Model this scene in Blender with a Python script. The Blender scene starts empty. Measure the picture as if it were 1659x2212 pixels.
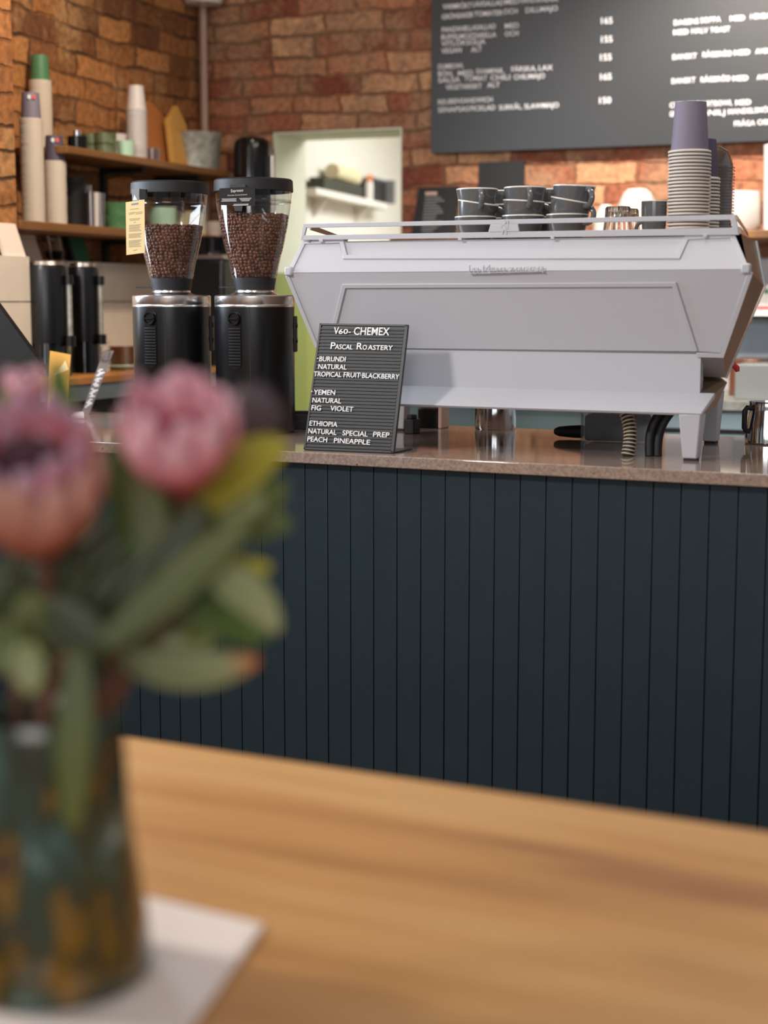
import bpy, bmesh, math, random
from mathutils import Vector, Matrix, Euler
random.seed(7)
PI = math.pi
SC = bpy.context.scene
COL = SC.collection

# ------------------------------------------------------------------ camera
F, CX, CY, YH, CAM_H = 3456.0, 829.5, 1106.0, 650.0, 1.28
PITCH, YAW = math.atan((CY - YH) / F), math.radians(26.8)
cam_data = bpy.data.cameras.new('camera')
cam_data.sensor_fit = 'HORIZONTAL'; cam_data.sensor_width = 24.0; cam_data.lens = 50.0
cam_data.clip_start = 0.05; cam_data.clip_end = 60
cam_data.dof.use_dof = True; cam_data.dof.focus_distance = 3.98; cam_data.dof.aperture_fstop = 1.8
cam = bpy.data.objects.new('camera', cam_data); COL.objects.link(cam)
cam.location = (0, 0, CAM_H); cam.rotation_euler = (PI / 2 - PITCH, 0, YAW)
SC.camera = cam

# ------------------------------------------------------------------ view, world, lights
SC.view_settings.view_transform = 'Standard'; SC.view_settings.look = 'None'
SC.view_settings.gamma = 1.0; SC.view_settings.use_curve_mapping = False
SC.view_settings.exposure = 0.0
SC.cycles.use_denoising = True
SC.cycles.max_bounces = 10; SC.cycles.transparent_max_bounces = 24
SC.cycles.sample_clamp_indirect = 6.0
w = bpy.data.worlds.new('world'); SC.world = w; w.use_nodes = True
w.node_tree.nodes['Background'].inputs[0].default_value = (0.86, 0.87, 0.90, 1)
w.node_tree.nodes['Background'].inputs[1].default_value = 0.30

def area(name, loc, look, sx, sy, power, col):
    d = bpy.data.lights.new(name, 'AREA'); d.shape = 'RECTANGLE'; d.size = sx; d.size_y = sy
    d.energy = power; d.color = col
    o = bpy.data.objects.new(name, d); COL.objects.link(o); o.location = loc
    o.rotation_euler = (Vector(look) - Vector(loc)).to_track_quat('-Z', 'Y').to_euler()
    return o
def spot(name, loc, look, power, col, ang=70, blend=0.8, rad=0.06):
    d = bpy.data.lights.new(name, 'SPOT'); d.energy = power; d.color = col
    d.spot_size = math.radians(ang); d.spot_blend = blend; d.shadow_soft_size = rad
    o = bpy.data.objects.new(name, d); COL.objects.link(o); o.location = loc
    o.rotation_euler = (Vector(look) - Vector(loc)).to_track_quat('-Z', 'Y').to_euler()
    return o

# wall frame: a = distance from the left brick wall, b = towards the back wall (0 at it), z up
WANG = math.radians(4.8)
WU = Vector((math.cos(WANG), math.sin(WANG), 0)); WV = Vector((-math.sin(WANG), math.cos(WANG), 0))
WP = Vector((-3.887, 5.935, 0))
def W(a, b, z=0.0): return WP + WU * a + WV * b + Vector((0, 0, z))

area('window_light_left', W(0.27, -2.85, 1.65), W(2.5, -2.95, 1.45), 1.0, 1.3, 50, (0.74, 0.86, 1.0))
area('window_light_rear', (0.8, -3.6, 2.3), (-1.2, 3.2, 1.0), 3.6, 2.0, 92, (0.97, 0.98, 1.0))
area('ceiling_track_light', (-2.9, 0.75, 2.75), (-1.3, 3.3, 1.1), 0.32, 0.25, 52, (1.0, 0.96, 0.92))
spot('ceiling_spot_counter', (-0.75, 0.9, 3.1), (-1.15, 3.4, 1.1), 24, (1.0, 0.92, 0.84), 70)
spot('ceiling_spot_shelf', W(1.4, -2.2, 3.1), W(0.0, -1.55, 1.7), 150, (1.0, 0.78, 0.55), 75)
spot('ceiling_spot_corner', W(1.5, -1.1, 3.1), W(0.5, 0.0, 1.9), 11, (1.0, 0.80, 0.60), 75)
spot('ceiling_spot_menu', W(2.3, -1.5, 3.15), W(2.15, 0.0, 1.52), 410, (1.0, 0.91, 0.80), 60)
spot('ceiling_spot_back_counter', W(3.0, -1.3, 3.15), W(2.6, -0.1, 1.5), 130, (1.0, 0.90, 0.80), 75)
area('kitchen_ceiling_light', W(1.6, 1.4, 2.55), W(1.5, 1.4, 0), 1.4, 1.0, 64, (1.0, 0.99, 0.96))
area('counter_ceiling_light', (-0.9, 3.75, 3.1), (-1.0, 3.8, 1.0), 1.8, 0.4, 22, (1.0, 0.90, 0.80))

# ------------------------------------------------------------------ pixel geometry (photo frame 1659 x 2212)
FH = Vector((-math.sin(YAW), math.cos(YAW), 0)); RT = Vector((math.cos(YAW), math.sin(YAW), 0)); ZZ = Vector((0, 0, 1))
FW = FH * math.cos(PITCH) - ZZ * math.sin(PITCH); UP = FH * math.sin(PITCH) + ZZ * math.cos(PITCH)
EYE = Vector((0, 0, CAM_H))
def ray(x, y): return FW + RT * ((x - CX) / F) - UP * ((y - CY) / F)
def on_plane(x, y, p, n):
    r = ray(x, y); n = Vector(n)
    return EYE + r * ((Vector(p) - EYE).dot(n) / r.dot(n))
def atY(x, y, Y): return on_plane(x, y, (0, Y, 0), (0, 1, 0))
def atZ(x, y, z): return on_plane(x, y, (0, 0, z), (0, 0, 1))
def atA(x, y, a): return on_plane(x, y, WP + WU * a, WU)
def atB(x, y, b): return on_plane(x, y, WP + WV * b, WV)
def atD(x, y, d): return EYE + ray(x, y) * d

# ------------------------------------------------------------------ materials
def lin(r, g, b):
    f = lambda c: (c / 255 / 12.92) if c / 255 <= 0.04045 else ((c / 255 + 0.055) / 1.055) ** 2.4
    return (f(r), f(g), f(b), 1)
class NT:
    def __init__(s, name):
        s.m = bpy.data.materials.new(name); s.m.use_nodes = True
        s.t = s.m.node_tree; s.n = s.t.nodes; s.b = s.n['Principled BSDF']; s.out = s.n['Material Output']
    def N(s, typ, **kw):
        n = s.n.new(typ)
        for k, v in kw.items():
            if k.startswith('_'): setattr(n, k[1:], v)
            else: n.inputs[k.replace('_', ' ')].default_value = v
        return n
    def L(s, a, b): s.t.links.new(a, b)
    def ramp(s, fac, stops):
        r = s.n.new('ShaderNodeValToRGB'); e = r.color_ramp.elements
        while len(e) < len(stops): e.new(0.5)
        for i, (p, c) in enumerate(stops): e[i].position = p; e[i].color = c
        s.L(fac, r.inputs[0]); return r.outputs[0]
def mat(name, rgb, rough=0.5, metal=0.0, noise=0.0, nscale=30.0, bump=0.0, bscale=200.0, coat=0.0, spec=0.5):
    k = NT(name); c = lin(*rgb)
    k.b.inputs['Base Color'].default_value = c; k.b.inputs['Roughness'].default_value = rough
    k.b.inputs['Metallic'].default_value = metal; k.b.inputs['Coat Weight'].default_value = coat
    k.b.inputs['Coat Roughness'].default_value = 0.08; k.b.inputs['Specular IOR Level'].default_value = spec
    tc = k.N('ShaderNodeTexCoord')
    if noise:
        n = k.N('ShaderNodeTexNoise', Scale=nscale, Detail=4.0); k.L(tc.outputs['Object'], n.inputs['Vector'])
        lo = tuple(max(0, v * (1 - noise)) for v in c[:3]) + (1,); hi = tuple(min(1, v * (1 + noise)) for v in c[:3]) + (1,)
        k.L(k.ramp(n.outputs['Fac'], [(0.3, lo), (0.7, hi)]), k.b.inputs['Base Color'])
    if bump:
        n = k.N('ShaderNodeTexNoise', Scale=bscale, Detail=3.0); k.L(tc.outputs['Object'], n.inputs['Vector'])
        bp = k.N('ShaderNodeBump', Strength=bump, Distance=0.002); k.L(n.outputs['Fac'], bp.inputs['Height']); k.L(bp.outputs['Normal'], k.b.inputs['Normal'])
    return k.m
def glass(name, tint=(1, 1, 1), gloss=0.10, rough=0.02):
    k = NT(name)
    tr = k.N('ShaderNodeBsdfTransparent'); tr.inputs[0].default_value = (*tint, 1)
    gl = k.N('ShaderNodeBsdfGlossy'); gl.inputs['Roughness'].default_value = rough
    lw = k.N('ShaderNodeLayerWeight'); lw.inputs['Blend'].default_value = 0.25
    ma = k.N('ShaderNodeMath', _operation='MULTIPLY_ADD'); ma.inputs[1].default_value = 0.55; ma.inputs[2].default_value = gloss
    k.L(lw.outputs['Facing'], ma.inputs[0])
    mx = k.N('ShaderNodeMixShader'); k.L(ma.outputs[0], mx.inputs[0]); k.L(tr.outputs[0], mx.inputs[1]); k.L(gl.outputs[0], mx.inputs[2])
    k.L(mx.outputs[0], k.out.inputs['Surface']); return k.m
def crystal():
    k = NT('cut_crystal'); g = k.N('ShaderNodeBsdfGlass'); g.inputs['IOR'].default_value = 1.45; g.inputs['Roughness'].default_value = 0.0
    k.L(g.outputs[0], k.out.inputs['Surface']); return k.m
def brick_mat(name, c1, c2, c3, mortar, patch, swap, off=0.0, bw=0.255, rh=0.0765, pm=0.50, jt=1.0):
    k = NT(name); geo = k.N('ShaderNodeTexCoord')
    sep = k.N('ShaderNodeSeparateXYZ'); k.L(geo.outputs['Object'], sep.inputs[0])
    cmb = k.N('ShaderNodeCombineXYZ'); k.L(sep.outputs[1 if swap else 0], cmb.inputs[0]); k.L(sep.outputs[2], cmb.inputs[1])
    nz = k.N('ShaderNodeTexNoise', Scale=7.5, Detail=6.0, Roughness=0.62); k.L(geo.outputs['Object'], nz.inputs['Vector'])
    va = k.N('ShaderNodeVectorMath', _operation='MULTIPLY_ADD'); va.inputs[1].default_value = (0.085, 0.046, 0); va.inputs[2].default_value = (off, 0.02, 0)
    k.L(nz.outputs['Color'], va.inputs[0])
    ad = k.N('ShaderNodeVectorMath', _operation='ADD'); k.L(cmb.outputs[0], ad.inputs[0]); k.L(va.outputs[0], ad.inputs[1])
    nb = k.N('ShaderNodeTexNoise', Scale=2.2, Detail=2.0); k.L(geo.outputs['Object'], nb.inputs['Vector'])
    vb = k.N('ShaderNodeVectorMath', _operation='MULTIPLY_ADD'); vb.inputs[1].default_value = (0.10, 0.075, 0); k.L(nb.outputs['Color'], vb.inputs[0]); k.L(ad.outputs[0], vb.inputs[2]); ad = vb
    br = k.N('ShaderNodeTexBrick'); br.inputs['Scale'].default_value = 1.0; br.inputs['Mortar Size'].default_value = 0.0075
    br.inputs['Brick Width'].default_value = bw; br.inputs['Row Height'].default_value = rh; br.inputs['Mortar Smooth'].default_value = 0.6
    br.inputs['Color1'].default_value = (0, 0, 0, 1); br.inputs['Color2'].default_value = (1, 1, 1, 1); br.inputs['Mortar'].default_value = (0.5, 0.5, 0.5, 1)
    br.offset_frequency = 2; br.squash = 0.8; br.squash_frequency = 3
    k.L(ad.outputs[0], br.inputs['Vector'])
    col = k.ramp(br.outputs['Color'], [(0.0, lin(*c1)), (0.5, lin(*c2)), (1.0, lin(*c3))])
    n2 = k.N('ShaderNodeTexNoise', Scale=3.6, Detail=7.0, Roughness=0.68); k.L(geo.outputs['Object'], n2.inputs['Vector'])
    pf = k.ramp(n2.outputs['Fac'], [(pm, (0, 0, 0, 1)), (pm + 0.14, (0.85, 0.85, 0.85, 1))])
    m1 = k.N('ShaderNodeMix', _data_type='RGBA'); k.L(pf, m1.inputs[0]); k.L(col, m1.inputs[6]); m1.inputs[7].default_value = lin(*patch)
    n3 = k.N('ShaderNodeTexNoise', Scale=40.0, Detail=5.0); k.L(geo.outputs['Object'], n3.inputs['Vector'])
    v = k.ramp(n3.outputs['Fac'], [(0.25, (0.5, 0.5, 0.5, 1)), (0.75, (1.35, 1.35, 1.35, 1))])
    m2 = k.N('ShaderNodeMix', _data_type='RGBA', _blend_type='MULTIPLY'); m2.inputs[0].default_value = 1.0
    k.L(m1.outputs[2], m2.inputs[6]); k.L(v, m2.inputs[7])
    n4 = k.N('ShaderNodeTexNoise', Scale=5.0, Detail=4.0); k.L(geo.outputs['Object'], n4.inputs['Vector'])
    jv = k.ramp(n4.outputs['Fac'], [(0.36, (0.1, 0.1, 0.1, 1)), (0.62, (1, 1, 1, 1))])
    jm = k.N('ShaderNodeMath', _operation='MULTIPLY'); k.L(br.outputs['Fac'], jm.inputs[0]); k.L(jv, jm.inputs[1])
    jm2 = k.N('ShaderNodeMath', _operation='MULTIPLY'); k.L(jm.outputs[0], jm2.inputs[0]); jm2.inputs[1].default_value = jt; jm = jm2
    m3 = k.N('ShaderNodeMix', _data_type='RGBA'); k.L(jm.outputs[0], m3.inputs[0]); k.L(m2.outputs[2], m3.inputs[6]); m3.inputs[7].default_value = lin(*mortar)
    k.L(m3.outputs[2], k.b.inputs['Base Color']); k.b.inputs['Roughness'].default_value = 0.88
    iv = k.N('ShaderNodeMath', _operation='SUBTRACT'); iv.inputs[0].default_value = 1.0; k.L(br.outputs['Fac'], iv.inputs[1])
    ad2 = k.N('ShaderNodeMath', _operation='MULTIPLY_ADD'); k.L(n3.outputs['Fac'], ad2.inputs[0]); ad2.inputs[1].default_value = 0.35; k.L(iv.outputs[0], ad2.inputs[2])
    bp = k.N('ShaderNodeBump', Strength=0.9, Distance=0.016); k.L(ad2.outputs[0], bp.inputs['Height']); k.L(bp.outputs['Normal'], k.b.inputs['Normal'])
    return k.m
def wood_mat(name, dark, mid, light, axis=0, scale=1.0, rough=0.4, coat=0.0, lohi=(0.33, 0.66)):
    k = NT(name); tc = k.N('ShaderNodeTexCoord'); mp = k.N('ShaderNodeMapping'); k.L(tc.outputs['Object'], mp.inputs[0])
    s = [14.0 * scale] * 3; s[axis] = 1.1 * scale; mp.inputs['Scale'].default_value = s
    n = k.N('ShaderNodeTexNoise', Scale=1.0, Detail=7.0, Roughness=0.62); n.inputs['Distortion'].default_value = 0.6; k.L(mp.outputs[0], n.inputs['Vector'])
    mp2 = k.N('ShaderNodeMapping'); k.L(tc.outputs['Object'], mp2.inputs[0]); s2 = [4.0 * scale] * 3; s2[axis] = 0.8 * scale; mp2.inputs['Scale'].default_value = s2
    n2 = k.N('ShaderNodeTexNoise', Scale=1.0, Detail=3.0); k.L(mp2.outputs[0], n2.inputs['Vector'])
    m = k.N('ShaderNodeMath', _operation='MULTIPLY_ADD'); k.L(n2.outputs['Fac'], m.inputs[0]); m.inputs[1].default_value = 0.55
    h = k.N('ShaderNodeMath', _operation='MULTIPLY'); k.L(n.outputs['Fac'], h.inputs[0]); h.inputs[1].default_value = 0.45; k.L(h.outputs[0], m.inputs[2])
    k.L(k.ramp(m.outputs[0], [(lohi[0], lin(*dark)), ((lohi[0] + lohi[1]) / 2, lin(*mid)), (lohi[1], lin(*light))]), k.b.inputs['Base Color'])
    k.b.inputs['Roughness'].default_value = rough; k.b.inputs['Coat Weight'].default_value = coat
    return k.m
def stone_mat():
    k = NT('polished_stone'); tc = k.N('ShaderNodeTexCoord')
    n = k.N('ShaderNodeTexNoise', Scale=160.0, Detail=3.0); k.L(tc.outputs['Object'], n.inputs['Vector'])
    base = k.ramp(n.outputs['Fac'], [(0.36, lin(138, 118, 108)), (0.64, lin(166, 146, 134))])
    v = k.N('ShaderNodeTexNoise', Scale=75.0, Detail=1.0); k.L(tc.outputs['Object'], v.inputs['Vector'])
    sp = k.ramp(v.outputs['Fac'], [(0.27, (1, 1, 1, 1)), (0.31, (0, 0, 0, 1))])
    m = k.N('ShaderNodeMix', _data_type='RGBA'); k.L(sp, m.inputs[0]); k.L(base, m.inputs[6]); m.inputs[7].default_value = lin(75, 62, 58)
    k.L(m.outputs[2], k.b.inputs['Base Color']); k.b.inputs['Roughness'].default_value = 0.06; k.b.inputs['Specular IOR Level'].default_value = 0.8
    return k.m
def attr_mat(name, stops, rough=0.5, sheen=0.0):
    k = NT(name); a = k.N('ShaderNodeAttribute'); a.attribute_name = 'along'
    tc = k.N('ShaderNodeTexCoord'); n = k.N('ShaderNodeTexNoise', Scale=45.0, Detail=3.0); k.L(tc.outputs['Object'], n.inputs['Vector'])
    m = k.N('ShaderNodeMath', _operation='MULTIPLY_ADD'); k.L(n.outputs['Fac'], m.inputs[0]); m.inputs[1].default_value = 0.25
    s = k.N('ShaderNodeMath', _operation='SUBTRACT'); k.L(a.outputs['Fac'], s.inputs[0]); s.inputs[1].default_value = 0.125; k.L(s.outputs[0], m.inputs[2])
    k.L(k.ramp(m.outputs[0], stops), k.b.inputs['Base Color']); k.b.inputs['Roughness'].default_value = rough
    k.b.inputs['Subsurface Weight'].default_value = 0.0
    return k.m
def glaze_mat():
    k = NT('mottled_glaze'); tc = k.N('ShaderNodeTexCoord'); mp = k.N('ShaderNodeMapping'); mp.inputs['Scale'].default_value = (1, 1, 0.55); k.L(tc.outputs['Object'], mp.inputs[0])
    n = k.N('ShaderNodeTexNoise', Scale=24.0, Detail=4.0); n.inputs['Distortion'].default_value = 0.5; k.L(mp.outputs[0], n.inputs['Vector'])
    c = k.ramp(n.outputs['Fac'], [(0.30, lin(158, 172, 166)), (0.37, lin(72, 98, 90)), (0.43, lin(58, 72, 52)), (0.54, lin(58, 54, 32)), (0.62, lin(136, 98, 22)), (0.67, lin(84, 58, 36))])
    k.L(c, k.b.inputs['Base Color']); k.b.inputs['Roughness'].default_value = 0.14; k.b.inputs['Coat Weight'].default_value = 0.4
    return k.m

M = {}
M['brick_left'] = brick_mat('brick_left', (92, 56, 38), (158, 104, 60), (188, 130, 78), (78, 52, 34), (178, 138, 94), True, 0.0, 0.29, 0.088, 0.50)
M['brick_back'] = brick_mat('brick_back', (122, 62, 44), (164, 100, 70), (206, 158, 116), (112, 84, 60), (160, 122, 92), False, 0.1, 0.265, 0.079, 0.44, 0.75)
M['floor'] = wood_mat('floor_boards', (80, 60, 45), (110, 85, 62), (130, 104, 78), 0, 1.0, 0.5)
M['ceiling'] = mat('ceiling_paint', (205, 200, 190), 0.9)
M['kitchen'] = mat('kitchen_wall_paint', (232, 231, 222), 0.8, noise=0.03)
M['jamb'] = mat('pale_green_paint', (224, 228, 208), 0.7, noise=0.03)
M['lime'] = mat('lime_green_paint', (142, 154, 76), 0.6, noise=0.04, nscale=6)
M['slab'] = mat('backsplash_slab', (232, 223, 210), 0.35, noise=0.06, nscale=7)
M['blue'] = mat('dark_blue_paint', (27, 46, 55), 0.45, noise=0.06, nscale=14, bump=0.15, bscale=90)
M['stone'] = stone_mat()
M['table'] = wood_mat('oak_table', (146, 92, 48), (206, 148, 84), (222, 172, 110), 0, 1.0, 0.38, 0.0, (0.36, 0.60))
M['shelfwood'] = wood_mat('shelf_wood', (84, 54, 28), (122, 82, 42), (144, 100, 56), 1, 2.0, 0.5)
M['boardwood'] = wood_mat('counter_wood', (150, 92, 44), (186, 124, 62), (208, 150, 88), 1, 2.0, 0.4)
M['white_paint'] = mat('machine_paint', (193, 193, 199), 0.32, noise=0.015, nscale=400)
M['steel'] = mat('brushed_steel', (196, 186, 178), 0.30, 1.0, noise=0.05, nscale=60)
M['chrome'] = mat('polished_steel', (214, 214, 216), 0.09, 1.0)
M['shell'] = mat('satin_shell', (172, 146, 126), 0.36, 0.72)  # tan base colour stands in for warm brick reflected in plain steel
M['tablet'] = mat('tablet_black', (13, 13, 14), 0.6)
M['plate'] = mat('dark_plate', (104, 96, 92), 0.4)
M['alu'] = mat('turned_aluminium', (232, 228, 226), 0.24, 1.0)
M['black'] = mat('satin_black', (14, 15, 18), 0.30)
M['black_matt'] = mat('matt_black', (24, 25, 27), 0.6)
M['black_gloss'] = mat('gloss_black', (14, 15, 18), 0.12)
M['rubber'] = mat('black_rubber', (18, 18, 20), 0.55)
M['letter'] = mat('white_letter_plastic', (238, 236, 238), 0.4)
M['letterboard'] = mat('letterboard_felt', (46, 51, 53), 0.55)
M['letterframe'] = mat('letterboard_frame', (14, 16, 17), 0.45)
M['menu'] = mat('menu_board_grey', (31, 33, 36), 0.40, bump=0.25, bscale=160)
M['menutext'] = mat('menu_letter_white', (238, 236, 238), 0.5)
M['mug'] = mat('grey_glaze', (96, 98, 100), 0.18, noise=0.1, nscale=300, coat=0.5)
M['mug_in'] = mat('white_glaze', (228, 222, 216), 0.2)
M['lav'] = mat('lavender_paper', (122, 116, 134), 0.6)
M['lav_dark'] = mat('dark_lavender_paper', (84, 76, 96), 0.6)
M['rim'] = mat('white_paper_rim', (226, 216, 204), 0.6)
M['green_paper'] = mat('green_paper', (74, 124, 88), 0.55)
M['red'] = mat('red_print', (226, 74, 76), 0.5)
M['pale'] = mat('pale_print', (214, 222, 226), 0.5)
M['glass'] = glass('clear_glass')
M['crystal'] = crystal()
M['hopper'] = glass('hopper_plastic', (0.98, 0.98, 0.98), 0.045, 0.06)
M['smoke'] = glass('smoky_plastic', (0.80, 0.75, 0.74), 0.16, 0.12)
M['acrylic'] = glass('clear_acrylic', (0.72, 0.72, 0.74), 0.08, 0.1)
M['milky'] = mat('milky_plastic', (214, 208, 208), 0.35)
M['kraft'] = mat('kraft_paper', (176, 112, 60), 0.75, noise=0.08)
M['kraft_light'] = mat('ochre_paper', (196, 148, 76), 0.75, noise=0.06)
M['tin'] = mat('galvanised_tin', (176, 178, 170), 0.45, 0.6, noise=0.3, nscale=40)
M['green_bowl'] = mat('green_glaze', (96, 148, 106), 0.25, noise=0.35, nscale=26)
M['green_dark'] = mat('olive_glaze', (92, 104, 76), 0.3, noise=0.45, nscale=30)
M['white'] = mat('white_ceramic', (232, 228, 224), 0.3)
M['bowl'] = mat('off_white_ceramic', (196, 190, 184), 0.35)
M['tile'] = mat('grey_tile', (160, 154, 156), 0.3)
M['card'] = mat('white_card', (250, 234, 224), 0.7)
M['book_green'] = mat('green_cover', (30, 104, 70), 0.6)
M['tag'] = mat('yellow_card', (226, 198, 142), 0.7)
M['ink'] = mat('grey_ink', (150, 140, 118), 0.8)
M['ink_blue'] = mat('blue_ink', (128, 130, 150), 0.8)
M['orange'] = mat('orange_card', (206, 150, 62), 0.7)
M['brown'] = mat('brown_leather', (96, 56, 34), 0.3)
M['mint'] = mat('mint_glaze', (176, 214, 190), 0.3)
M['grey_plastic'] = mat('grey_plastic', (128, 130, 130), 0.5)
M['cyan'] = mat('pale_cyan_front', (188, 208, 212), 0.35)
M['bluegrey'] = mat('blue_grey_box', (110, 122, 132), 0.4)
M['teal'] = mat('teal_grey', (92, 108, 108), 0.5)
M['pipe'] = mat('pale_pipe_paint', (190, 160, 145), 0.5)
M['bean'] = mat('roasted_bean', (104, 66, 50), 0.42, noise=0.5, nscale=60)
M['hose_rib'] = mat('beige_hose', (196, 178, 150), 0.6)
M['bottle'] = mat('green_bottle', (60, 92, 48), 0.2)
M['bottle_pale'] = mat('pale_green_bottle', (190, 204, 150), 0.2)
M['cap'] = mat('orange_cap', (236, 150, 90), 0.5)
M['basket'] = mat('dark_basket', (52, 56, 44), 0.7, noise=0.4, nscale=60)
M['roll'] = mat('cream_roll', (216, 210, 172), 0.7)
M['paper'] = mat('white_paper', (232, 224, 214), 0.7)
M['glaze'] = glaze_mat()
M['bract'] = attr_mat('protea_bract', [(0.05, lin(150, 40, 30)), (0.35, lin(186, 58, 66)), (0.62, lin(230, 140, 152)), (1.0, lin(246, 196, 204))], 0.55)
M['bract_dark'] = attr_mat('protea_bract_dusky', [(0.05, lin(84, 24, 18)), (0.38, lin(176, 62, 52)), (0.7, lin(212, 120, 120)), (1.0, lin(204, 160, 182))], 0.55)
M['bract_pale'] = attr_mat('protea_bract_tan', [(0.05, lin(120, 50, 40)), (0.45, lin(190, 110, 95)), (1.0, lin(214, 160, 142))], 0.6)
M['heart'] = mat('protea_heart', (62, 26, 40), 0.9, noise=0.4, nscale=120)
M['heart_red'] = mat('crimson_heart', (150, 40, 62), 0.8, noise=0.3, nscale=120)
M['seed'] = mat('seed_head_fluff', (104, 88, 94), 0.95, noise=0.4, nscale=90)
M['stem'] = mat('red_brown_stem', (104, 66, 50), 0.6, noise=0.2)
def leafm(name, a, b): return attr_mat(name, [(0.0, lin(*a)), (1.0, lin(*b))], 0.5)
M['leaf_dark'] = leafm('dark_green_leaf', (48, 52, 14), (60, 66, 24))
M['leaf_olive'] = leafm('olive_leaf', (80, 88, 34), (106, 114, 54))
M['leaf_yellow'] = leafm('yellow_green_leaf', (142, 130, 8), (190, 178, 44))
M['leaf_pale'] = leafm('pale_green_leaf', (130, 136, 82), (158, 162, 112))
M['leaf_bright'] = leafm('fresh_green_leaf', (60, 84, 14), (84, 106, 28))
M['leaf_tip'] = attr_mat('rusty_tipped_leaf', [(0.0, lin(96, 102, 56)), (0.75, lin(140, 142, 90)), (0.95, lin(206, 112, 40))], 0.5)

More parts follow.
